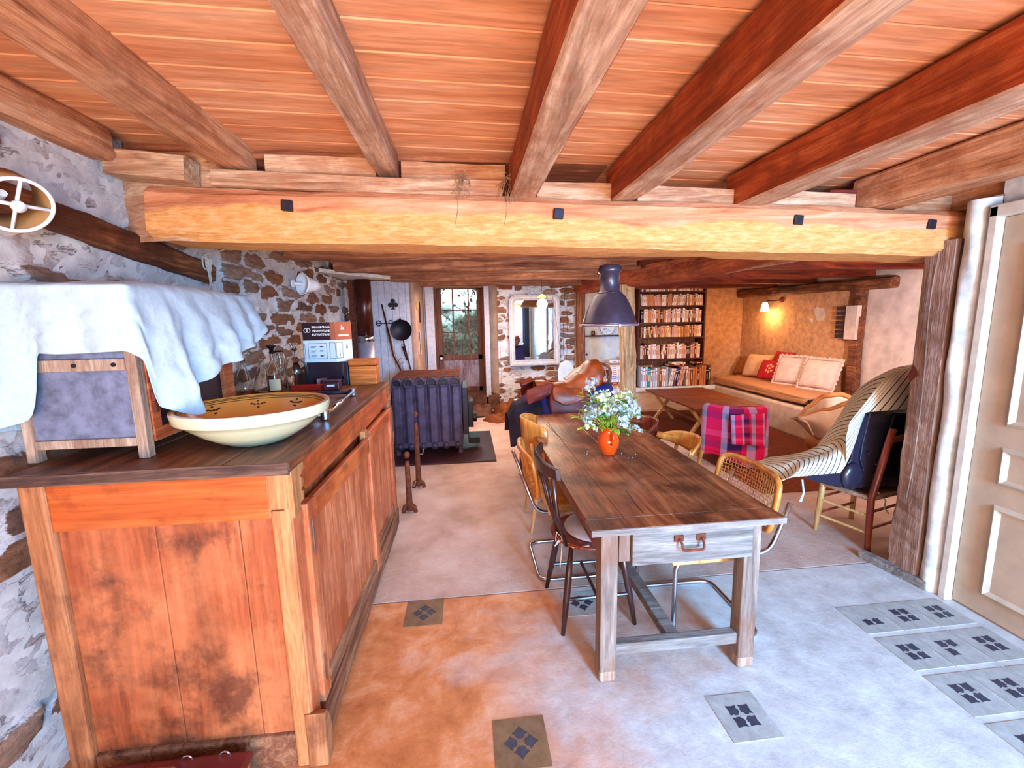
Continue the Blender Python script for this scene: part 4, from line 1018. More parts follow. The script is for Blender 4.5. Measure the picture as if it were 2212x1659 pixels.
MB().lathe([(0, .0), (.13, .0), (.18, .05), (.20, .15), (.19, .15), (.17, .05), (0, .012)], 30, (1.05, 7.05, .44)).build('pot_body', 'rust', pt, smooth=True)
MB().tube([(.85, 7.05, .57), (.78, 7.03, .56)], .012, 8).build('pot_handle', 'rust', pt)
pb_ = MB().b2((.84, 6.95, .0), (1.26, 7.2, .44)); tag(pb_.build('stone_block', 'rock', bevel=.05), 'brown stone block under the copper pot', 'stone')
mr = thing('wall_mirror', 'tall pale framed mirror with rounded top corners on the stone wall', 'mirror', (1.18, 7.5, .78))
def mirror_outline(x0, x1, z0, z1, r, n=10):
    p = [(x0, z0), (x1, z0)]
    p += [(x1-r+r*math.cos(a_*PI/2/n), z1-r+r*math.sin(a_*PI/2/n)) for a_ in range(n+1)]
    p += [(x0+r-r*math.sin(a_*PI/2/n), z1-r+r*math.cos(a_*PI/2/n)) for a_ in range(n+1)]
    return p
def frame_mesh(o_, i_, y0, y1):
    m = MB(); n = len(o_)
    vs = [(x, y0, z) for x, z in o_]+[(x, y0, z) for x, z in i_]+[(x, y1, z) for x, z in o_]+[(x, y1, z) for x, z in i_]
    fs = []
    for k_ in range(n):
        l = (k_+1) % n
        fs += [(k_, l, n+l, n+k_), (2*n+k_, 3*n+k_, 3*n+l, 2*n+l), (k_, 2*n+k_, 2*n+l, l), (n+k_, n+l, 3*n+l, 3*n+k_)]
    return m.add(vs, fs)
MO = lambda d: mirror_outline(.745+d, 1.625-d, .785+d, 2.0-d, .13-d*.8)
frame_mesh(MO(0), MO(.035), 7.46, 7.56).build('frame', 'paint_greywhite', mr, bevel=.008)
frame_mesh(MO(.032), MO(.065), 7.475, 7.55).build('frame_moulding', 'paint_cream', mr, bevel=.006)
frame_mesh(MO(.062), MO(.10), 7.485, 7.55).build('frame_moulding', 'paint_greywhite', mr, bevel=.008)
mg = MB(); po = MO(.098); mg.add([(x, 7.50, z) for x, z in po], [tuple(range(len(po)))]).build('mirror_plate', 'mirror_glass', mr)
gl = thing('globe_lamp', 'lit round white globe lamp hanging before the mirror', 'lamp', (1.07, 6.05, 1.82))
MB().lathe([(.075*math.sin(PI*i/16), -.075*math.cos(PI*i/16)) for i in range(17)], 28, (1.07, 6.05, 1.79)).build('globe', 'globe_lit', gl, smooth=True)
MB().lathe([(0, .05), (.012, .05), (.072, .0), (.075, -.01), (.06, -.008)], 24, (1.07, 6.05, 1.875)).build('cap', 'brass', gl, smooth=True)
MB().tube([(1.07, 6.05, 1.90), (1.07, 6.13, 2.16)], .003, 6).build('cord', 'iron_dark', gl)
light('globe_light', 'POINT', (1.07, 5.9, 1.70), (0, 0, 0), 14, (1, .82, .55), .08)
tag(MB().tube([(1.45, 7.35, 2.13), (1.52, 7.3, 1.6), (1.60, 7.25, .95)], .003, 5).tube([(1.70, 7.4, 2.1), (1.66, 7.35, 1.5), (1.63, 7.25, .95)], .003, 5).tube([(1.74, 7.45, 2.1), (1.76, 7.45, 1.2), (1.70, 7.3, .9)], .003, 5).build('hanging_wires', 'iron_dark'), 'thin wires hanging by the right side of the mirror', 'wire')
bc_ = thing('round_back_chair', 'grey painted chair with rounded back behind the saddle', 'chair', (1.52, 6.5, 0))
MB().prism([(1.40, .46), (1.40, .80), (1.43, .90), (1.50, .94), (1.56, .94), (1.62, .90), (1.65, .80), (1.65, .46)], 'y', 6.55, 6.58).build('backrest', 'panel_white', bc_, bevel=.01)
MB().b2((1.38, 6.2, .43), (1.67, 6.58, .47)).build('seat', 'paint_greywhite', bc_, bevel=.01)
for x in (1.41, 1.64):
    for y in (6.23, 6.55): MB().tube([(x, y, 0), (x, y, .44)], .015, 8).build('leg', 'paint_greywhite', bc_)
# ------------------------------------------------------------------ dining table
tb = thing('dining_table', 'long old wooden dining table with one drawer and H stretcher', 'table', (.9, 2.7, 0))
def board(x0, x1, y0, y1, mat='table_top'):
    return MB().b2((x0, y0, .722), (x1, y1, .75)).build('tabletop_board', mat, tb, bevel=.003)
xs = [.480, .645, .87, 1.07, 1.315]
for a, b in zip(xs[:-1], xs[1:]): board(a+.0008, b-.0008, 1.70, 3.745)
board(.475, 1.318, 1.60, 1.699)
MB().b2((.475, 1.597, .7225), (1.318, 1.6005, .7485)).build('end_edge', 'table_grey', tb)
MB().tube([(.76, 1.98, .7508), (.745, 1.80, .7508), (.742, 1.715, .7508)], .0025, 4).tube([(.62, 3.4, .7508), (.64, 3.05, .7508), (.66, 2.9, .7508)], .0022, 4).tube([(1.0, 2.55, .7508), (1.02, 2.1, .7508), (1.045, 1.72, .7508)], .002, 4).build('surface_crack', 'line_brown', tb)
for (x, y) in ((.572, 1.695), (1.218, 1.695), (.572, 3.62), (1.218, 3.62)):
    lg_ = MB().box((x, y, .362), (.075, .075, .72)).build('leg', 'table_leg', tb, bevel=.006)
    MB().box((x, y, .03), (.0775, .0775, .058)).build('worn_foot', 'safe_wood', lg_, bevel=.01)
MB().b2((.615, 1.665, .565), (.665, 1.70, .722)).build('drawer_stile', 'table_leg', tb, bevel=.003)
MB().b2((.612, 1.71, .56), (1.18, 1.735, .722)).b2((.612, 3.60, .56), (1.18, 3.64, .722)).build('apron', 'red_chair', tb)
for x in (.555, 1.235): MB().b2((x-.012, 1.73, .575), (x+.012, 3.59, .722)).build('apron', 'red_chair', tb)
dw = MB().b2((.665, 1.642, .555), (1.205, 1.668, .718)).build('drawer', 'table_grey', tb, bevel=.005)
MB().b2((.675, 1.668, .57), (1.19, 2.1, .70)).build('drawer_box', 'red_chair', dw)
hd = MB().b2((.845, 1.636, .655), (.885, 1.643, .682)).b2((.945, 1.636, .655), (.985, 1.643, .682)).tube(rounded([(.865, 1.630, .668), (.868, 1.610, .655), (.868, 1.606, .630), (.962, 1.606, .630), (.962, 1.610, .655), (.965, 1.630, .668)], .01, 3), .0055, 8)
hd.build('drawer_handle', 'rust', dw)
MB().b2((.60, 1.675, .11), (1.19, 1.72, .165)).build('stretcher', 'table_grey', tb, bevel=.005)
MB().b2((.60, 3.60, .11), (1.19, 3.64, .165)).build('stretcher', 'table_leg', tb, bevel=.005)
MB().b2((.865, 1.70, .115), (.925, 3.62, .162)).build('stretcher', 'table_grey', tb, bevel=.005)

# vase and flowers
vx, vy = .865, 2.565
va = thing('vase', 'small glossy orange jug used as a vase on the table', 'vase', (vx, vy, .75))
prof = [(.042, 0), (.046, .004), (.050, .02), (.064, .055), (.068, .085), (.060, .115), (.046, .138), (.044, .155), (.052, .172), (.055, .178), (.050, .178), (.040, .155), (.042, .138), (.055, .11), (.0, .05)]
MB().lathe([(0, 0)]+prof, 40, (vx, vy, .75)).build('vase_body', 'glaze_orange', va, smooth=True)
MB().tube([(vx+.010, vy-.052, .91), (vx+.004, vy-.085, .895), (vx-.002, vy-.092, .86), (vx-.004, vy-.068, .825)], .008, 8).build('vase_handle', 'glaze_orange', va, smooth=True)
rf = random.Random(21)
bq = thing('flower_bouquet', 'bouquet of small white garlic flowers with green leaves in the orange jug', 'flowers', (vx, vy, .9))
heads = []
for i in range(40):
    a = rf.uniform(0, 2*PI); r = .165*math.sqrt(rf.random()); z = .98+.17*rf.random()*(1-.4*r/.17)-.45*max(0, r-.08)
    heads.append((vx-.0+r*math.cos(a)*1.02, vy+r*math.sin(a)*.8, z, i))
heads += [(vx-.125, vy, 1.16, 90), (vx-.10, vy+.03, 1.20, 91), (vx+.10, vy-.02, 1.12, 92), (vx-.14, vy-.02, 1.03, 93), (vx+.17, vy, .98, 94), (vx+.06, vy-.1, .95, 95), (vx-.13, vy-.05, .93, 96), (vx+.16, vy-.04, .90, 97)]
def flower_head(cx, cy, cz, n, R, seed):
    r_ = random.Random(seed); m = MB()
    for q in range(n):
        u = r_.uniform(-1, 1)*.9+.1; a = r_.uniform(0, 2*PI); s_ = math.sqrt(max(0, 1-u*u))
        d = Vector((s_*math.cos(a), s_*math.sin(a), abs(u)*.9-.15)).normalized(); p = Vector((cx, cy, cz))+d*R*r_.uniform(.75, 1.1)
        X = d.orthogonal().normalized(); Y = d.cross(X); ph = r_.uniform(0, 1)
        for t_ in range(6):
            b = ph+t_*PI/3; e1 = X*math.cos(b)+Y*math.sin(b); e2 = X*math.cos(b+.42)+Y*math.sin(b+.42); e3 = X*math.cos(b-.42)+Y*math.sin(b-.42)
            L_ = .0145*r_.uniform(.8, 1.15)
            m.add([p, p+e3*L_*.55+d*.002, p+e1*L_+d*.004, p+e2*L_*.55+d*.002], [(0, 1, 2, 3)])
    return m
stems = MB()
for (x, y, z, sd) in heads:
    flower_head(x, y, z, 17, .036, sd).build('flower_head', 'petal' if sd % 4 else 'bud', bq, recalc=False, solid=.0008)
    stems = MB().tube([(vx+rf.uniform(-.02, .02), vy+rf.uniform(-.02, .02), .86), ((x+vx)/2, (y+vy)/2, .93+(z-.93)*.45), (x, y, z)], .0018, 5)
    stems.build('stem', 'leaf', bq)
for i in range(96):
    a = rf.uniform(0, 2*PI); r = rf.uniform(.05, .185); x = vx+r*math.cos(a); y = vy+r*math.sin(a)*.8; z = rf.uniform(.90, 1.13)
    d = Vector((math.cos(a), math.sin(a), rf.uniform(-.2, .8))).normalized(); sd_ = d.cross(Vector((0, 0, 1))).normalized(); L_ = rf.uniform(.045, .085); w = L_*.24
    p = Vector((x, y, z)); m = MB()
    m.add([p, p+d*L_*.35+sd_*w, p+d*L_*.35-sd_*w, p+d*L_*.7+sd_*w*.8-Vector((0, 0, .004)), p+d*L_*.7-sd_*w*.8-Vector((0, 0, .004)), p+d*L_-Vector((0, 0, .012))], [(0, 1, 2), (1, 3, 4, 2), (3, 5, 4)])
    m.build('leaf', 'leaf' if i % 3 else 'leaf_dark', bq, recalc=False)
for i in range(12):
    a = rf.uniform(0, 2*PI); r = rf.uniform(.07, .17)
    o = MB().lathe([(0, 0), (.0035, .0005), (.003, .003), (0, .004)], 8, (0, 0, 0)).build('fallen_petal', 'petal', None, smooth=True)
    o.location = (vx+r*math.cos(a), vy-.02+r*math.sin(a)*.8, .7502)
    tag(o, 'tiny white fallen petal on the table top around the orange jug', 'petal', 'fallen petals on the table')

# pendant lamp over the table
px_, py_ = .845, 2.52
pd = thing('pendant_lamp', 'large dark enamel factory pendant lamp over the table', 'lamp', (px_, py_, 1.93))
MB().lathe([(.033, .352), (.058, .345), (.066, .325), (.066, .31), (.056, .305), (.054, .205), (.062, .195), (.088, .172), (.115, .125), (.136, .075), (.154, .02), (.156, .012)], 56, (px_, py_, 1.545)).build('lamp_shade', 'lamp_metal', pd, smooth=True, solid=.003)
MB().lathe([(.155, .0), (.165, .0), (.165, .014), (.155, .014), (.155, 0)], 56, (px_, py_, 1.545)).build('rim', 'lamp_rim', pd, smooth=True)
MB().lathe([(.061, .186), (.074, .186), (.074, .193), (.061, .195)], 40, (px_, py_, 1.545)).build('collar', 'lamp_metal', pd, smooth=True)
for a in (PI, 0, -PI/2): MB().tube([(px_+.163*math.cos(a), py_+.163*math.sin(a), 1.552), (px_+.182*math.cos(a), py_+.182*math.sin(a), 1.552)], .006, 8).build('rim_clip', 'lamp_rim', pd)
MB().lathe([(0, 0), (.045, .04), (.04, .1), (.02, .13), (0, .13)], 20, (px_, py_, 1.57)).build('bulb', 'plastic_white', pd, smooth=True)
MB().tube([(px_-.04, py_+.03, 2.0), (px_-.015, py_+.01, 1.985), (px_+.008, py_, 1.968), (px_+.012, py_, 1.95), (px_-.006, py_, 1.93), (px_-.004, py_, 1.895)], .004, 8).build('hook', 'brass', pd)

# ------------------------------------------------------------------ chairs
def cane_chair(label, cx, cy, s, group, zb=.80):
    """cantilever chair; s=+1 faces +x (back on the -x side). Everything in world coordinates."""
    t = thing('cane_chair', label, 'chair', (cx, cy, 0), group); w = .23
    f = lambda dx, dy, z: (cx+s*dx, cy+dy, z)
    pts = [f(-.345, -w, .70), f(-.255, -w, .45), f(.22, -w, .45), f(.22, -w, .012), f(-.24, -w, .012), f(-.24, w, .012), f(.22, w, .012), f(.22, w, .45), f(-.255, w, .45), f(-.345, w, .70)]
    MB().tube(rounded(pts, .07, 6), .0115, 10).build('tube_frame', 'steel', t, smooth=True)
    MB().prism([(cx+s*-.19, cy-w-.03), (cx+s*.25, cy-w-.03), (cx+s*.25, cy+w+.03), (cx+s*-.19, cy+w+.03)], 'z', .437, .468).build('seat_frame', 'bent_pale', t, bevel=.01)
    MB().prism([(cx+s*-.15, cy-w+.045), (cx+s*.19, cy-w+.045), (cx+s*.19, cy+w-.045), (cx+s*-.15, cy+w-.045)], 'z', .462, .472).build('cane_seat', 'bentwood', t)
    # back : bent wood ring with woven cane
    zc, h, ww = zb-.14, .135, w+.012
    def bk(u, v):  # u across -1..1, v up -1..1
        return Vector(f(-.262-.045*(v*.5+.5)+.045*(u*u)-.02, u*ww, zc+v*h))
    ring = []
    for k_ in range(48):
        a = 2*PI*k_/48; cu, sv_ = math.cos(a), math.sin(a); e = .28
        ring.append(bk(math.copysign(abs(cu)**e, cu), math.copysign(abs(sv_)**(e*1.5), sv_)))
    br_ = MB().tube(ring, .0145, 10, closed=True).build('back_frame', 'bentwood', t, smooth=True)
    cn = MB(); N = 11; Mv = 6
    for i in range(-N, N+1):
        u = i/(N+1); cn.tube([bk(u, v_) for v_ in (-.95, -.3, .3, .95)], .0017, 4)
    for j_ in range(-Mv, Mv+1):
        v = j_/(Mv+1); cn.tube([bk(u_/6, v) for u_ in range(-6, 7)], .0017, 4)
    for i in range(-9, 10):
        for sg in (1, -1):
            q = [(i/5+k_*.11*sg, -.95+k_*.19) for k_ in range(11)]; q = [(u_, v_) for u_, v_ in q if abs(u_) < .97]
            if len(q) > 1: cn.tube([bk(*z_) for z_ in q], .0011, 4)
    cn.build('cane_weave', 'bentwood', t)
    return t
cane_chair('tubular steel cane chair at the left side of the table, behind the spindle chair', .64, 2.66, 1, 'tubular cane chairs')
cane_chair('tubular steel chair with cane back at the right side of the table', 1.175, 2.06, -1, 'tubular cane chairs', .82)

# dark spindle-back chair
sp = thing('spindle_chair', 'dark spindle-back chair with string tied on its seat, left side of the table', 'chair', (.62, 2.17, 0))
cx, cy = .63, 2.17
MB().lathe([(0, .435), (.17, .435), (.205, .445), (.21, .458), (.195, .462), (0, .452)], 40, (cx, cy, 0), sx=1.0, sy=.98).build('seat', 'red_chair', sp, smooth=True)
for (a, b) in (((-.13, -.13), (-.19, -.20)), ((-.13, .13), (-.20, .20)), ((.13, -.13), (.20, -.17)), ((.13, .13), (.20, .19))):
    p, q = Vector((cx+a[0], cy+a[1], .44)), Vector((cx+b[0], cy+b[1], .0))
    MB().tube([p, p.lerp(q, .35), p.lerp(q, .6), q], [.011, .019, .018, .011], 12).build('leg', 'spindle_dark', sp, smooth=True)
for y in (-.165, .165): MB().tube([(cx-.165, cy+y, .17), (cx+.165, cy+y*.96, .17)], .009, 8).build('stretcher', 'spindle_dark', sp)
MB().tube([(cx, cy-.165, .17), (cx, cy+.165, .17)], .009, 8).build('stretcher', 'spindle_dark', sp)
cr = []
for i in range(13):
    u = i/12*2-1; cr.append((cx-.275+.06*u*u, cy+u*.235, .865+.0*u))
crm = MB()
vs = []; fs = []
for i, p in enumerate(cr):
    for (dx, dz) in ((-.011, -.04), (.011, -.04), (.013, .03), (.0, .042), (-.013, .03)): vs.append((p[0]+dx-.006*(dz > 0), p[1], p[2]+dz*(1-.25*abs(i-6)/6)))
for i in range(12):
    for k_ in range(5): fs.append((i*5+k_, i*5+(k_+1) % 5, i*5+5+(k_+1) % 5, i*5+5+k_))
fs += [(0, 1, 2, 3, 4), tuple(60+k_ for k_ in range(5))[::-1]]
crm.add(vs, fs).build('crest_rail', 'spindle_dark', sp, bevel=.003)
for i in range(7):
    u = (i-3)/3*.8; r_ = .012 if abs(i-3) == 3 else .0075
    MB().tube([(cx-.15-.02*(1-u*u), cy+u*.17, .45), (cx-.20-.02*(1-u*u), cy+u*.20, .62), (cx-.275+.06*u*u, cy+u*.235, .84)], [r_*.8, r_, r_*.8], 8).build('spindle', 'spindle_dark', sp, smooth=True)
cu_ = tag(MB().lathe([(0, .462), (.15, .462), (.175, .472), (.17, .484), (0, .49)], 36, (cx+.04, cy, 0)).build('seat_pad', 'paint_greywhite', smooth=True), 'pale seat pad tied with string on the dark spindle-back chair', 'cushion')
stg = MB(); b = Vector((cx-.17, cy-.10, .47))
stg.tube([b, b+Vector((-.03, .0, .04)), b+Vector((-.04, -.02, .0)), b+Vector((-.005, -.005, -.01)), b+Vector((-.03, -.05, .02)), b+Vector((-.045, -.03, -.02)), b], .003, 6).tube([b, b+Vector((-.01, -.02, -.08)), b+Vector((-.015, -.01, -.15))], .003, 6).tube([b, b+Vector((.04, -.06, -.02)), b+Vector((.12, -.08, -.005))], .003, 6)
stg.build('tie_string', 'string', cu_)

def bentwood_chair(label, cx, cy, s, mat, legmat, zt=.80, tall=.28, group=None):
    t = thing('bentwood_chair', label, 'chair', (cx, cy, 0), group)
    MB().lathe([(0, .44), (.19, .44), (.205, .45), (.20, .465), (0, .46)], 40, (cx, cy, 0)).build('seat', mat, t, smooth=True)
    for dx, dy in ((-.17, -.15), (-.17, .15), (.15, -.15), (.15, .15)):
        p = Vector((cx+s*dx*.85, cy+dy*.85, .445)); q = Vector((cx+s*dx*1.3, cy+dy*1.25, 0))
        MB().tube([p, p.lerp(q, .4), q], [.017, .018, .011], 12).build('leg', legmat, t, smooth=True)
    bm_ = MB(); nu = 16
    def bp(u, v):
        z = zt-tall+tall*v-(.05*u*u*u*u if v > .5 else -.05*u*u*(1-v))
        return (cx+s*(-.245-.02*v+.16*u*u), cy+u*.235, z)
    bm_.grid(lambda a, c: bp(a*2-1, c), nu, 6); bm_.build('backrest', mat, t, smooth=True, solid=.012, bevel=0)
    for y in (-.16, .16):
        MB().tube([(cx-s*.17, cy+y*.9, .45), (cx-s*.21, cy+y, zt-tall*.5)], .013, 10).build('back_post', legmat, t, smooth=True)
    return t
bentwood_chair('pale bentwood chair with wide curved back, farthest on the left side of the table', .66, 3.22, 1, 'bentwood', 'bent_pale', .86, .34, 'bentwood chairs')
bentwood_chair('brown bentwood chair with curved back on the right of the table, beside the cane one', 1.27, 2.72, -1, 'bentwood', 'bentwood', .80, .12, 'bentwood chairs')
bentwood_chair('dark bentwood chair farthest on the right side of the table', 1.25, 3.32, -1, 'red_chair', 'red_chair', .78, .14, 'bentwood chairs')

# ------------------------------------------------------------------ saddle on its stand behind the table
st_ = thing('saddle_stand', 'dark wooden trestle carrying the saddle behind the table', 'stand', (.85, 4.25, 0))
MB().b2((.45, 4.2, .76), (1.25, 4.3, .80)).build('ridge_bar', 'spindle_dark', st_, bevel=.01)
for x in (.55, 1.15):
    for y in (4.02, 4.48): MB().tube([(x, 4.25, .76), (x, y, 0)], .025, 8).build('leg', 'spindle_dark', st_)
def saddle_z(x):    # spine height along the length
    return interp(x, [(.50, .83), (.60, .90), (.70, .955), (.80, .945), (.92, .955), (1.05, 1.03), (1.16, 1.13), (1.24, 1.14)])
def drape(x0, x1, dz, wtop, zbot, out, mat, nm, parent, nu=26, nv=26, zf=saddle_z, tap=None, solid=.008):
    m = MB()
    def f(u, v):
        x = x0+(x1-x0)*u; t = v*2-1; a = abs(t); W = wtop(x)
        z = zf(x)+dz; zb = zbot(x)
        if a < .45:
            q = a/.45; y = W*math.sin(q*PI/2); zz2 = z-.085*(1-math.cos(q*PI/2))
        else:
            q = (a-.45)/.55; y = W+out*q**.8; zz2 = (z-.085)+(zb-(z-.085))*q
        return (x, 4.22+math.copysign(y, t)+.006*fn(x*6, t*3, 1), zz2+.006*fn(x*9, t*4, 6))
    m.grid(f, nu, nv); return m.build(nm, mat, parent, smooth=True, solid=solid)
ZF = lambda x: interp(x, [(.40, .74), (.62, .86), (.9, .90), (1.42, .94)])
tag(drape(.52, 1.42, 0, lambda x: .15, lambda x: .60, .12, 'saddle_pad', 'saddle_blanket', None, zf=ZF), 'violet blue saddle blanket under the leather saddle', 'blanket')
tag(drape(.38, .70, .012, lambda x: .16, lambda x: .42+.5*max(0, x-.42), .15, 'saddle_dark', 'dark_blanket', None, zf=lambda x: interp(x, [(.38, .66), (.46, .78), (.7, .89)])), 'dark cloth hanging at the front end of the saddle', 'blanket')
sd = thing('saddle', 'brown leather riding saddle on a stand behind the table', 'saddle', (.9, 4.22, .8))
seat = MB()
def seatf(u, v):
    x = .66+.66*u; t = v*2-1
    W = interp(u, [(0, .07), (.12, .12), (.4, .12), (.75, .19), (.92, .20), (1, .13)])
    top = interp(x, [(.66, .985), (.74, .985), (.84, .955), (.96, .965), (1.10, 1.05), (1.22, 1.17), (1.28, 1.175), (1.32, 1.12)])
    low = interp(x, [(.66, .90), (.8, .84), (1.0, .84), (1.15, .88), (1.25, .95), (1.32, 1.04)])
    a = abs(t)
    return (x, 4.2+math.copysign(W*math.sin(min(1, a*1.05)*PI/2), t), low+(top-low)*math.cos(a*PI/2)**.75)
seat.grid(seatf, 34, 24); seat.build('seat', 'leather_saddle', sd, smooth=True, solid=.02)
def flap(sg, x0, x1, pts_top, pts_bot, yo, mat, nm, bulge=.03):
    m = MB()
    m.grid(lambda u, v: (x0+(x1-x0)*u+.03*math.sin(v*PI)*(u-.5), 4.2-sg*(yo+.05*v+bulge*math.sin(v*PI)*math.sin(u*PI)), interp(u, pts_top)+(interp(u, pts_bot)-interp(u, pts_top))*v), 20, 20)
    return m.build(nm, mat, sd, smooth=True, solid=.012)
for sg in (1, -1):
    flap(sg, .78, 1.14, [(0, .93), (.5, .90), (1, .90)], [(0, .68), (.2, .63), (1, .63)], .20, 'leather_flap', 'saddle_flap')
    flap(sg, .80, 1.08, [(0, .96), (1, .93)], [(0, .84), (.4, .79), (1, .84)], .245, 'leather_saddle', 'skirt', .02)
    flap(sg, .56, .80, [(0, .93), (.5, .965), (1, .985)], [(0, .80), (.4, .83), (1, .90)], .17, 'leather_flap', 'knee_roll', .03)
MB().grid(lambda u, v: (.98+.26*u, 4.33-.10*v, interp(u, [(0, .985), (.5, 1.06), (1, 1.165)])+.03*math.sin(v*PI)*math.sin(u*PI)), 10, 8).build('fleece_lining', 'fleece', sd, smooth=True, solid=.02)

# ------------------------------------------------------------------ rear wall panel, books, red chair
wp = struct(MB().b2((2.05, 7.46, .42), (2.79, 7.50, 2.05)).build('wall_panel', 'panel_white'))
tag(MB().b2((2.03, 7.36, 1.262), (2.80, 7.46, 1.284)).build('wall_shelf', 'shelf_dark', bevel=.003), 'narrow brown shelf on the white panel behind the pendant lamp', 'shelf')
pf = thing('photo_frame', 'small dark framed picture on the narrow shelf', 'picture frame', (2.20, 7.42, 1.284))
MB().b2((2.17, 7.41, 1.284), (2.235, 7.425, 1.36)).build('frame', 'card_brown', pf, bevel=.004)
MB().b2((2.192, 7.407, 1.30), (2.213, 7.411, 1.345)).build('picture', 'card_copper', pf)
hl = tag(MB().lathe([(0, 0), (.14, 0), (.14, .004), (0, .004)], 40, (2.46, 7.435, 1.42), R=Matrix.Rotation(PI/2, 3, 'X')).build('round_plaque', 'paper_white'), 'round white plaque with dark scrawled marks standing on the narrow shelf', 'plaque')
m = MB(); m.tube([(2.46+.135*math.cos(a_*PI/20), 7.428, 1.42+.135*math.sin(a_*PI/20)) for a_ in range(40)], .003, 5, closed=True)
r_ = random.Random(8)
for i in range(22):
    x, z = r_.uniform(2.38, 2.54), r_.uniform(1.31, 1.40); m.tube([(x, 7.428, z), (x+r_.uniform(-.02, .02), 7.428, z+r_.uniform(.005, .025))], .0022, 4)
m.build('scrawl', 'ink', hl)
tag(MB().lathe([(0, -.02), (.02, 0), (0, .02)], 10, (2.10, 7.44, .95)).build('coat_hook', 'iron_black'), 'small black knob on the white panel above the saddle', 'hook')
struct(MB().b2((1.96, 7.0, 0), (4.25, 7.52, .38)).build('wall_ledge', 'plaster_ledge', bevel=.015))
struct(MB().b2((1.95, 6.97, .33), (4.28, 7.05, .40)).build('trim_9', 'plaster_white', bevel=.012))

# bookcase with real single books
bkc = thing('bookcase', 'tall dark wooden bookcase with five shelves in the lounge wall', 'bookcase', (3.5, 7.4, .4))
bx0, bx1 = 2.94, 4.10
for i, z in enumerate((.862, 1.23, 1.485, 1.765, 2.005)): MB().b2((bx0, 7.20, z-.022), (bx1, 7.48, z)).build('shelf', 'shelf_dark', bkc, bevel=.002)
for x in (bx0-.02, bx1): MB().b2((x, 7.20, .40), (x+.025, 7.48, 2.16)).build('side_panel', 'shelf_dark', bkc)
MB().b2((bx0, 7.48, .4), (bx1, 7.50, 2.16)).build('back_panel', 'post_brown', bkc)
BC = {'cream': '#d9c6b0', 'white': '#dcd6d4', 'pink': '#c99a8a', 'tan': '#b57a50', 'orange': '#c06a34', 'dark red': '#6a1714', 'maroon': '#3c1020', 'black': '#1c1216', 'yellow': '#cf9c4a', 'pale blue': '#a7b4cc', 'blue': '#3d3f7c', 'teal': '#14848c', 'brown': '#74402a', 'grey': '#8d8080'}
base_books = []
for cn_, hx in BC.items():
    k = NT('book_'+cn_.replace(' ', '_'), .6, spec=.25); k.col(hx)
BM = {}
for cn_ in BC:
    m = MB()
    m.b2((-.5, -.5, 0), (-.44, .5, 1), 0).b2((.44, -.5, 0), (.5, .5, 1), 0).b2((-.5, -.5, 0), (.5, -.46, 1), 0).b2((-.44, -.46, .01), (.44, .48, .985), 1)
    dk = cn_ in ('dark red', 'maroon', 'black', 'blue', 'teal', 'brown')
    m.b2((-.502, -.506, .82), (.502, -.497, .86), 1 if dk else 2).b2((-.16, -.506, .30), (.16, -.497, .66), 1 if dk else 2)
    o = m.build('book', ['book_'+cn_.replace(' ', '_'), 'label_cream', 'card_copper']); BM[cn_] = o.data
    bpy.data.objects.remove(o)
rb = random.Random(11)
BOOKS = []
def put_book(cn_, w, d, h, loc, rot, label, group):
    o = bpy.data.objects.new('book', BM[cn_]); C.objects.link(o)
    o.location = loc; o.scale = (w, d, h); o.rotation_euler = rot
    BOOKS.append((o, cn_)); return tag(o, label, 'book', group)
def row(z, x0, x1, hmin, hmax, pal, where, group, lean=None, yb=7.44):
    x = x0; n = 0
    while x < x1-.02:
        w = rb.uniform(.020, .042); h = rb.uniform(hmin, hmax); cn_ = rb.choice(pal); d = rb.uniform(.13, .17)
        a = 0
        if lean:
            for (l0, l1, ang) in lean:
                if l0 <= (x-x0)/(x1-x0) < l1: a = ang
        if a: w_eff = w/math.cos(a)
        else: w_eff = w
        # rotate about the bottom: lift so that the corner rests on the board
        zl = abs(math.sin(a))*w/2
        if x+w_eff > x1: break
        put_book(cn_, w, d, h*math.cos(a), (x+w_eff/2, 7.22+d/2, z+zl+.0005), (0, a, 0), '%s book standing %s' % (cn_, where), group)
        x += w_eff+.0015; n += 1
        nxt = (x-x0)/(x1-x0)
        if lean:
            for (l0, l1, ang) in lean:
                if abs(nxt-l0) < .02 and ang > 0: pass
                if l0 <= (x-w_eff-x0)/(x1-x0) < l1 and nxt >= l1 and ang > 0: x += h*math.sin(ang)*.95
                if (x-w_eff-x0)/(x1-x0) < l0 <= nxt and ang < 0: x += h*math.sin(-ang)*.95
warm = ['cream', 'pink', 'tan', 'cream', 'pink', 'orange', 'brown', 'cream']
row(2.005, 2.98, 4.08, .10, .13, warm+['dark red'], 'on the topmost bookcase shelf', 'books on the topmost shelf')
row(1.765, 2.98, 4.08, .17, .205, warm, 'on the second bookcase shelf from top', 'books on the second shelf', [(.0, .3, -.14), (.45, .68, .22)])
row(1.485, 2.98, 4.08, .20, .235, warm+['white', 'dark red', 'maroon'], 'on the third bookcase shelf from top', 'books on the third shelf')
row(1.23, 2.98, 4.08, .17, .205, warm+['yellow', 'maroon'], 'on the fourth bookcase shelf from top', 'books on the fourth shelf', [(.1, .5, -.18)])
row(.862, 2.98, 4.06, .22, .27, ['maroon', 'dark red', 'cream', 'pink', 'white', 'brown', 'pink', 'cream'], 'on the fifth bookcase shelf from top', 'books on the fifth shelf', [(.32, .42, .12)])
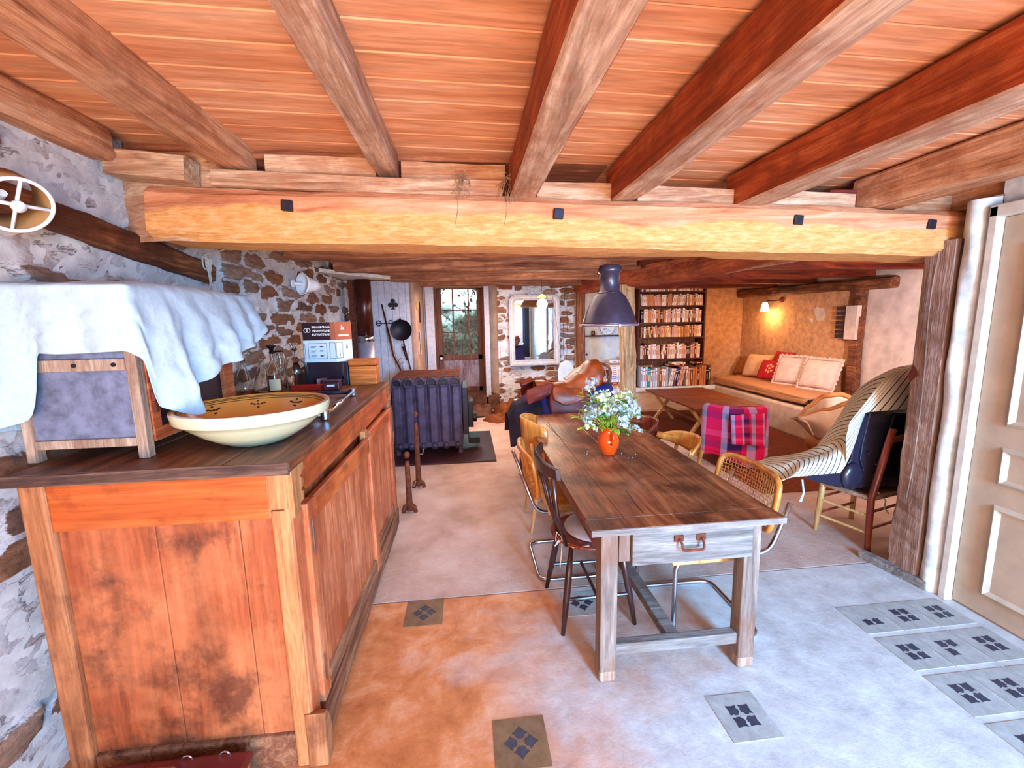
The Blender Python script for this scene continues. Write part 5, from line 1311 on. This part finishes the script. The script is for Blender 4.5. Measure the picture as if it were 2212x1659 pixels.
# the bottom row stands on the ledge in front
def ledge_row():
    seq = ['pale blue', 'white', 'pale blue', 'teal', 'cream', 'pale blue', 'white', 'grey', 'brown', 'cream', 'white', 'pale blue', 'white', 'cream', 'blue', 'maroon', 'pink', 'pink', 'cream', 'pink', 'brown', 'orange', 'tan', 'dark red', 'orange', 'tan', 'orange', 'black', 'brown']
    x = 2.93
    for i, cn_ in enumerate(seq):
        w = .05 if cn_ == 'teal' else rb.uniform(.032, .046); h = rb.uniform(.29, .345); a = .22 if 12 <= i <= 17 else 0
        if i == 12: x += .0
        if x > 4.24: break
        put_book(cn_, w, .20, h*math.cos(a), (x+w/2, 7.16, .4005+abs(math.sin(a))*w/2), (0, a, 0), '%s tall book on the ledge under the bookcase%s' % (cn_, ', the only teal one' if cn_ == 'teal' else ', leaning' if a else ''), 'tall books on the ledge')
        x += w/math.cos(a)+.0015
        if i == 17: x += .07
ledge_row()
for i, (x, z, w, cn_, lb) in enumerate(((3.05, .77, .24, 'brown', 'brown book lying flat above the ledge books, at the left'), (3.60, .775, .30, 'dark red', 'dark red book lying flat above the leaning ledge books'), (3.62, .80, .24, 'cream', 'cream book lying flat on the dark red one'), (3.98, .80, .16, 'dark red', 'small red book lying flat at the right of the ledge row'))):
    o = put_book(cn_, .03, .16, w, (x-w/2, 7.18, z-.015), (0, PI/2, 0), lb, 'books lying flat on the ledge row')
# piles of books left of the post
for px0, n, tot in ((2.16, 8, .37), (2.38, 13, .50), (2.60, 14, .53)):
    z = .385
    for i in range(n):
        t_ = tot/n*rb.uniform(.85, 1.1); w = rb.uniform(.17, .21); cn_ = rb.choice(['white', 'cream', 'pale blue', 'grey', 'white', 'tan', 'pink', 'dark red', 'yellow', 'cream'])
        put_book(cn_, t_, .15, w, (px0-w/2+rb.uniform(-.01, .01)+.10, 7.15, z+t_/2), (0, PI/2, 0), '%s book lying in the %s pile left of the wooden post' % (cn_, {2.16: 'lowest', 2.38: 'middle', 2.60: 'tallest'}[px0]), 'piled books left of the post')
        z += t_+.0008
ORD = ['first', 'second', 'third', 'fourth', 'fifth', 'sixth', 'seventh', 'eighth', 'ninth', 'tenth', 'eleventh', 'twelfth', 'thirteenth', 'fourteenth', 'fifteenth', 'sixteenth', 'seventeenth', 'eighteenth', 'nineteenth', 'twentieth', 'last but four', 'last but three', 'last but two', 'last but one', 'last']
seen = {}
for o, c_ in BOOKS: seen.setdefault(o['label'], []).append(o)
for lb, os_ in seen.items():
    if len(os_) < 2: continue
    pile = ' pile ' in lb
    os_.sort(key=lambda q_: q_.location.z if pile else q_.location.x)
    for i, o in enumerate(os_): o['label'] = '%s %s, from %s' % (ORD[i], lb, 'bottom' if pile else 'left')
# balloon back chair
rc = thing('balloon_back_chair', 'small dark red wooden chair with round open back and red seat, by the post', 'chair', (1.86, 5.75, 0))
ringp = [(1.72, 5.9, .46), (1.715, 5.92, .62), (1.70, 5.93, .80)]+[(1.86-.16*math.cos(a_*PI/10), 5.93, .82+.13*math.sin(a_*PI/10)) for a_ in range(11)]+[(2.005, 5.92, .62), (2.0, 5.9, .46)]
MB().tube(ringp, .019, 10).build('back_frame', 'red_chair', rc, smooth=True)
MB().tube([(1.715, 5.92, .66), (1.86, 5.915, .69), (2.005, 5.92, .66)], .016, 8).build('back_rail', 'velvet_red', rc)
MB().lathe([(0, .43), (.18, .43), (.20, .45), (.19, .475), (.1, .49), (0, .492)], 32, (1.86, 5.75, 0)).build('seat', 'velvet_red', rc, smooth=True)
for x, y in ((1.73, 5.62), (1.99, 5.62), (1.74, 5.9), (1.98, 5.9)): MB().tube([(x, y, .45), (x, y, 0)], [.018, .012], 8).build('leg', 'red_chair', rc)

# ------------------------------------------------------------------ lounge
db_ = struct(MB().prism([(4.22, 7.5), (4.22, 4.0), (5.02, 4.0), (5.02, 7.5)], 'z', 0, .40).build('wall_bench', 'plaster_ledge', bevel=.03))
def soft_box(a, b, mat, name, parent=None, puff=.02, seed=0, bev=.04):
    m = MB(); dims = [b[i]-a[i] for i in range(3)]
    bm = bmesh.new(); bmesh.ops.create_cube(bm, size=1)
    bmesh.ops.subdivide_edges(bm, edges=bm.edges, cuts=9, use_grid_fill=True)
    vs = []
    for v in bm.verts:
        x, y, z = v.co*2
        # superellipsoid-ish rounding
        k_ = bev/min(dims)*2
        vs.append(((a[0]+b[0])/2+x*dims[0]/2*(1-.5*bev/dims[0]*((abs(y)**8)+(abs(z)**8)))+puff*fn(x*2+seed, y*4, z*2)*.5,
                   (a[1]+b[1])/2+y*dims[1]/2*(1-.5*bev/dims[1]*((abs(x)**8)+(abs(z)**8))),
                   (a[2]+b[2])/2+z*dims[2]/2*(1-.5*bev/dims[2]*((abs(y)**8)+(abs(x)**8)))+puff*fn(x*3, y*6+seed, z)))
    bm.verts.index_update(); fs = [[v.index for v in f.verts] for f in bm.faces]; bm.free()
    m.add(vs, fs); return m.build(name, mat, parent, smooth=True, sub=1)
tag(soft_box((4.25, 5.0, .425), (4.99, 7.15, .555), 'mattress_cover', 'mattress', bev=.03), 'tan covered mattress on the plaster bench along the lounge wall', 'mattress')
tag(soft_box((4.24, 4.35, .42), (4.99, 4.99, .53), 'blanket_dark', 'folded_blanket', bev=.03), 'dark maroon blanket covering the near end of the bench', 'blanket')
def cushion(loc, w, h, t, rot, mat, label, frill=False, motif=False, group='cushions on the mattress'):
    m = MB(); N = 16
    def side(sg):
        def f(u, v):
            x, y = u*2-1, v*2-1
            e = (1-x*x)*(1-y*y); pinch = 1-.10*(1-abs(x))*abs(y)**3
            return (x*w/2*(1-.07*(1-y*y)*abs(x)**4*-1), sg*t/2*max(0, e)**.45, y*h/2*(1-.05*(1-abs(x))))
        return f
    g1 = MB(); g1.grid(side(-1), N, N); g2 = MB(); g2.grid(side(1), N, N)
    m.v = g1.v+g2.v; o1 = len(g1.v); m.f = g1.f+[[i+o1 for i in f][::-1] for f in g2.f]; m.mi = [0]*len(m.f)
    R = Euler(rot).to_matrix()
    m.v = [tuple(R @ Vector(v)+Vector(loc)) for v in m.v]
    o = tag(m.build('cushion', mat, None, smooth=True), label, 'cushion', group)
    if frill:
        fr_ = MB(); P = []
        for k_ in range(96):
            a = k_/96*4; i = int(a); f_ = a-i; c = [(-1, -1), (1, -1), (1, 1), (-1, 1), (-1, -1)]
            x = c[i][0]+(c[i+1][0]-c[i][0])*f_; y = c[i][1]+(c[i+1][1]-c[i][1])*f_
            e = 1+.035*math.sin(k_*1.9)
            P.append((x*w/2*.97, y*h/2*.97, x*(w/2+.03)*e, y*(h/2+.03)*e, .012*math.sin(k_*2.5)))
        vs = [tuple(R @ Vector((p[0], 0, p[1]))+Vector(loc)) for p in P]+[tuple(R @ Vector((p[2], p[4], p[3]))+Vector(loc)) for p in P]
        fr_.add(vs, [(k_, (k_+1) % 96, 96+(k_+1) % 96, 96+k_) for k_ in range(96)]); fr_.build('frill', 'cushion_cream', o, smooth=True, solid=.006)
    if motif:
        mm = MB()
        for (x, z) in ((0, 0), (.04, .035), (-.04, .035), (.04, -.035), (-.04, -.035), (0, .06), (0, -.06)):
            mm.box(R @ Vector((x, -t/2*.96, z))+Vector(loc), (.03, .006, .03), R @ Euler((0, PI/4, 0)).to_matrix())
        mm.build('embroidery', 'cushion_beige', o)
    return o
T_ = -.42
cushion((4.86, 7.12, .70), .36, .34, .12, (-.5, 0, -PI/2+.25), 'cushion_ochre', 'ochre brown cushion in the far corner of the mattress')
cushion((4.80, 6.72, .75), .44, .40, .14, (-.45, 0, -PI/2+.35), 'cushion_beige', 'plain beige cushion, second from the corner')
cushion((4.72, 6.28, .73), .38, .33, .12, (-.5, 0, -PI/2+.35), 'cushion_red', 'red cushion with pale embroidered motif in front of the beige one', motif=True)
cushion((4.92, 6.30, .84), .36, .34, .10, (-.25, 0, -PI/2+.1), 'cushion_red', 'dark red cushion standing behind the embroidered red one')
cushion((4.76, 5.90, .765), .44, .42, .14, (-.4, 0, -PI/2+.35), 'cushion_cream', 'cream cushion with frilled edge beside the red cushions', frill=True)
cushion((4.76, 5.40, .77), .46, .42, .14, (-.4, 0, -PI/2+.25), 'cushion_cream', 'rightmost cream cushion with frilled edge, by the dark timber', frill=True)
wl2 = thing('reading_lamp', 'small lit wall lamp with white glass shade over the mattress', 'lamp', (4.98, 6.52, 1.81))
MB().lathe([(0, 0), (.045, 0), (.045, .02), (0, .02)], 24, (5.0, 6.52, 1.81), R=Matrix.Rotation(-PI/2, 3, 'Y')).build('wall_plate', 'red_chair', wl2, bevel=.004)
MB().tube([(4.98, 6.52, 1.81), (4.92, 6.56, 1.80), (4.87, 6.68, 1.80), (4.86, 6.72, 1.77)], .008, 8).build('arm', 'iron_dark', wl2)
MB().lathe([(0, .085), (.03, .08), (.045, .04), (.058, -.04), (.062, -.07)], 28, (4.86, 6.72, 1.70)).build('lamp_shade', 'shade_lit', wl2, smooth=True, solid=.004)
light('reading_lamp_light', 'POINT', (4.84, 6.70, 1.60), (0, 0, 0), 13, (1, .62, .26), .05)
eb = thing('wall_box', 'slatted wooden wall box fixed on the dark timber of the lounge wall', 'box', (4.93, 5.2, 1.46))
for i in range(7): MB().b2((4.90, 5.22, 1.26+i*.06), (4.96, 5.36, 1.31+i*.06)).build('slat', 'spindle_dark', eb)
MB().b2((4.88, 5.03, 1.25), (4.94, 5.20, 1.68)).build('box_panel', 'plaster_pale', eb, bevel=.004)

# coffee table
ct = thing('coffee_table', 'low brown wooden coffee table with trestle legs in the lounge', 'table', (3.25, 5.6, 0))
for i in range(5): MB().b2((2.80+i*.19, 5.05, .425), (2.80+(i+1)*.19-.003, 6.55, .45)).build('tabletop_board', 'coffee', ct, bevel=.003)
for y in (5.25, 6.3):
    for x0, x1 in ((2.85, 3.15), (3.15, 2.85)): MB().bar((x0, y+.02*(x0 < x1), .01), (x1, y+.02*(x0 < x1), .425), .05, .035).build('leg', 'bent_pale', ct, bevel=.003)
    for x in (3.62,): MB().b2((x-.03, y-.03, 0), (x+.03, y+.03, .425)).build('leg', 'bent_pale', ct, bevel=.003)
MB().bar((3.0, 5.27, .22), (3.0, 6.3, .22), .05, .03).build('stretcher', 'coffee', ct)
# red tub chair with a plaid blanket
tc_ = thing('red_tub_chair', 'low red upholstered tub chair in front of the coffee table', 'armchair', (2.86, 4.35, 0))
def tub(cx, cy, R0, R1, z0, z1, a0, a1, mat, nm, parent, solid=.05):
    m = MB(); m.grid(lambda u, v: (cx+(R0+(R1-R0)*v)*math.cos(a0+(a1-a0)*u), cy+(R0+(R1-R0)*v)*math.sin(a0+(a1-a0)*u), z0+(z1-z0)*v-.03*math.cos(u*2*PI)*v), 32, 10)
    return m.build(nm, mat, parent, smooth=True, solid=solid)
tub(2.88, 4.40, .24, .31, .14, .60, -PI*.98, .05, 'velvet_red', 'back_shell', tc_)
MB().lathe([(0, .14), (.24, .14), (.27, .2), (.27, .36), (.2, .40), (0, .41)], 36, (2.88, 4.42, 0)).build('seat', 'velvet_red', tc_, smooth=True)
for x, y in ((2.72, 4.25), (3.04, 4.25), (2.75, 4.6), (3.02, 4.6)): MB().tube([(x, y, 0), (x, y, .16)], .016, 8).build('leg', 'spindle_dark', tc_)
def blanket(u, v):
    a = -PI*.99+PI*.72*u; R_b = .352+.02*math.sin(u*20)*max(0, .9-v)
    if v > .75: q = (v-.75)/.25; R_b = .352-.10*q; z = .625+.03*math.sin(q*PI)
    else: z = .08+.545*(v/.75)+(.05*math.sin(u*7) if v < .1 else 0)
    return (2.88+R_b*math.cos(a), 4.40+R_b*math.sin(a), z)
tag(MB().grid(blanket, 40, 30).build('plaid_blanket', 'plaid', smooth=True, solid=.006), 'pink, blue and white checked blanket over the red tub chair', 'blanket')
bf = MB(); bf.grid(lambda u, v: (2.62+.36*u+.02*v, 4.028-.012*math.sin(u*9)-.02*v, .60-.30*v-.04*u*v), 14, 10); tag(bf.build('folded_scarf', 'plaid', smooth=True, solid=.006), 'folded end of checked cloth hanging over the blanket on the tub chair', 'scarf')
# curved tan leather-edged chair
TX, TY = 3.88, 4.02
tn_ = thing('curved_armchair', 'tan low armchair with curved pointed arms, behind the rush chair', 'armchair', (3.75, 4.1, 0))
RIM = [(0, .55), (.25, .64), (.5, .72), (.75, .73), (1, .66)]
def arm(sg):
    def f(u, v):
        x = 3.32+.85*u; zr = interp(u, RIM); zk = interp(u, [(0, .53), (.3, .32), (.6, .16), (1, .16)])
        return (x, TY-.02+sg*(.20*math.sin(min(1, u*1.3)*PI/2)+.07*math.sin(v*PI)-.10*v), zr+(zk-zr)*v)
    return f
for sg in (-1, 1):
    MB().grid(arm(sg), 30, 12).build('side_shell', 'plaster_ledge', tn_, smooth=True, solid=.02)
    MB().tube([Vector(arm(sg)(i/30, 0)) for i in range(31)], [.010+.016*math.sin(min(1, i/20)*PI/2) for i in range(31)], 8).build('arm_rim', 'tan_leather', tn_, smooth=True)
MB().b2((4.14, 3.84, .2), (4.17, 4.2, .70)).build('back_shell', 'tan_leather', tn_, bevel=.01)
MB().lathe([(0, .16), (.30, .16), (.33, .22), (.30, .34), (0, .36)], 36, (TX, TY, 0)).build('seat', 'tan_leather', tn_, smooth=True)
for x, y in ((3.68, 3.85), (4.06, 3.85), (3.70, 4.2), (4.04, 4.2)): MB().tube([(x, y, 0), (x, y, .18)], .02, 8).build('leg', 'red_chair', tn_)
tag(MB().b2((2.6, 3.45, 0), (4.2, 6.9, .012)).build('lounge_rug', 'rug', bevel=.004), 'rust brown rug under the coffee table', 'rug')

# ------------------------------------------------------------------ rush chair with the dark shell and striped cloth
ru = thing('rush_chair', 'old red-brown rush-seated chair beside the oak post', 'chair', (2.85, 2.7, 0))
LG = {'a': ((2.545, 2.80, 0), (2.565, 2.79, .36)), 'b': ((2.95, 2.92, 0), (2.94, 2.90, .36))}
for k_, (p, q) in LG.items(): MB().tube([p, q, (q[0], q[1], .375)], [.017, .021, .012], 10).build('leg', 'bent_pale', ru, smooth=True)
MB().tube([(2.645, 2.475, 0), (2.66, 2.50, .36), (2.665, 2.41, .86)], [.018, .022, .020], 10).build('back_post', 'red_chair', ru, smooth=True)
MB().tube([(3.05, 2.60, 0), (3.04, 2.60, .36), (3.06, 2.53, .86)], [.018, .022, .020], 10).build('back_post', 'red_chair', ru, smooth=True)
for z in (.12, .24):
    MB().tube([(2.555, 2.79, z), (2.652, 2.49, z)], .009, 8).build('stretcher', 'bent_pale', ru)
    MB().tube([(2.555, 2.79, z+.02), (2.945, 2.905, z+.02)], .009, 8).build('stretcher', 'red_chair', ru)
    MB().tube([(2.655, 2.49, z+.03), (3.04, 2.60, z+.03)], .009, 8).build('stretcher', 'red_chair', ru)
MB().tube([(2.665, 2.43, .78), (2.86, 2.46, .80), (3.06, 2.54, .78)], .02, 8).build('back_rail', 'red_chair', ru)
sm = MB(); c4 = [Vector((2.565, 2.79, .36)), Vector((2.94, 2.90, .36)), Vector((3.04, 2.60, .36)), Vector((2.66, 2.50, .36))]
def seatq(u, v): return c4[0].lerp(c4[1], u).lerp(c4[3].lerp(c4[2], u), v)
sm.grid(lambda u, v: seatq(u, v)-Vector((0, 0, .012*math.sin(u*PI)*math.sin(v*PI))), 12, 12); rs_ = sm.build('rush_seat', 'rush', ru, smooth=True, solid=.022)
for i in range(4):
    a, b = c4[i], c4[(i+1) % 4]
    MB().tube([a.lerp(b, t_/30) for t_ in range(31)], [.016+.003*(t_ % 2) for t_ in range(31)], 8).build('rush_edge', 'rush', rs_, smooth=True)
# dark moulded shell (carry seat) : lofted profile
sh = thing('carry_shell', 'glossy dark blue moulded carrier shell lying on the rush chair', 'carrier', (2.85, 2.75, .38))
prof2 = [(2.10, .525), (2.24, .46), (2.42, .41), (2.56, .385), (2.72, .385), (2.9, .385), (3.10, .385), (3.22, .42), (3.30, .60), (3.32, .94), (3.0, .95), (2.62, .945), (2.54, .89), (2.52, .78), (2.52, .62), (2.46, .545), (2.3, .54)]
m = MB(); ny = 8; vs = []; fs = []; n = len(prof2); cxs, czs = 2.85, .60
for j_ in range(ny+1):
    t_ = j_/ny*2-1; s_ = (1-abs(t_)**4*.10); y = 2.72+t_*.15
    for (x, z) in prof2:
        X_ = cxs+(x-cxs)*s_; X_ += (y-2.57)*1.5*max(0, (2.9-X_)/.5) if X_ < 2.9 else 0
        vs.append((min(X_, 3.3), y, max(.383, czs+(z-czs)*s_)))
for j_ in range(ny):
    for k_ in range(n): fs.append((j_*n+k_, j_*n+(k_+1) % n, (j_+1)*n+(k_+1) % n, (j_+1)*n+k_))
fs += [tuple(range(n)), tuple(ny*n+k_ for k_ in range(n))[::-1]]
m.add(vs, fs); m.build('shell_body', 'shell_dark', sh, bevel=.012, smooth=False)
MB().prism([(2.74, .50), (2.82, .93), (3.3, .93), (3.28, .50), (3.1, .42)], 'y', 2.548, 2.575).build('shell_opening', 'shell_black', sh, bevel=.01)
MB().tube([(2.66, 2.572, .93), (2.62, 2.565, .72), (2.61, 2.56, .62), (2.64, 2.56, .55), (2.60, 2.56, .42)], .006, 8).build('seam', 'shell_dark', sh)
MB().lathe([(.001, .03), (.05, .027), (.075, .012), (.08, -.01), (.001, -.012)], 24, (2.565, 2.565, .50), R=Matrix.Rotation(PI/2, 3, 'X') @ Matrix.Scale(1.2, 3, Vector((0, 1, 0)))).build('hinge_cover', 'shell_dark', sh, smooth=True)
for x, z in ((2.66, .66), (2.72, .58), (2.61, .50)): MB().lathe([(0, 0), (.007, 0), (.007, .006), (0, .006)], 10, (x, 2.553, z), R=Matrix.Rotation(PI/2, 3, 'X')).build('rivet', 'steel', sh)
sc2 = MB()
def hood(u, v):    # u from the low tip to the top right, v across (near edge to far edge)
    p = [(2.10, .50), (2.24, .60), (2.42, .64), (2.56, .72), (2.66, .87), (2.73, .98), (2.86, 1.18), (3.0, 1.22), (3.18, 1.23), (3.36, 1.22)]
    h = [(2.02, .52), (2.10, .535), (2.24, .54), (2.44, .545), (2.475, .60), (2.455, .78), (2.47, .89), (2.58, .95), (2.90, .96), (3.30, .96)]
    t_ = u*(len(p)-1); i = min(int(t_), len(p)-2); f_ = t_-i
    X, Z = p[i][0]+(p[i+1][0]-p[i][0])*f_, p[i][1]+(p[i+1][1]-p[i][1])*f_
    HX, HZ = h[i][0]+(h[i+1][0]-h[i][0])*f_, h[i][1]+(h[i+1][1]-h[i][1])*f_
    pl = .012*math.exp(-((u-.72)/.05)**2)*math.sin(u*260)
    if v < .55:
        q = v/.55; return (HX+(X-HX)*q, 2.525+.12*q*q+pl*(1-q), HZ+(Z-HZ)*math.sin(q*PI/2))
    q = (v-.55)/.45; return (X+.02*q, 2.645+.32*q, Z-.25*q*q*min(1, u*3)+.012*math.sin(u*24+q*4))
sc2.grid(hood, 60, 26)
sc = tag(sc2.build('striped_cloth', 'stripe_cloth', smooth=True, solid=.004), 'striped ticking cloth draped over the dark carrier shell', 'cloth')
MB().tube([(2.20, 2.56, .50), (2.21, 2.55, .41), (2.19, 2.55, .35)], [.006, .006, .009], 6).build('tie_ribbon', 'linen', sc)
MB().tube([(2.74, 2.54, .39), (2.77, 2.50, .34), (2.745, 2.48, .30), (2.77, 2.47, .26)], .005, 6).build('tie_ribbon', 'fleece', sc)

# ------------------------------------------------------------------ white plastic chair outside the end door (seen in the wall mirror)
pcx_ = thing('plastic_chair', 'white plastic garden chair seen in the wall mirror', 'chair', (2.0, -1.9, 0))
MB().box((2.0, -1.9, .43), (.46, .46, .03)).build('seat', 'plastic_white', pcx_, bevel=.01)
MB().box((2.0, -2.13, .66), (.46, .03, .42), (.15, 0, 0)).build('backrest', 'plastic_white', pcx_, bevel=.01)
for x in (1.80, 2.20):
    for y in (-1.70, -2.10): MB().b2((x-.025, y-.025, 0), (x+.025, y+.025, .43)).build('leg', 'plastic_white', pcx_, bevel=.008)
    MB().b2((x-.02, -2.12, .62), (x+.02, -1.68, .65)).build('armrest', 'plastic_white', pcx_, bevel=.008)
tag(MB().grid(lambda u, v: (2.28+.28*u, -2.45+.03*math.sin(u*22), .05+2.05*v), 30, 4).build('curtain', 'curtain', smooth=True, solid=.004), 'grey curtain beside the end door, seen in the wall mirror', 'curtain')
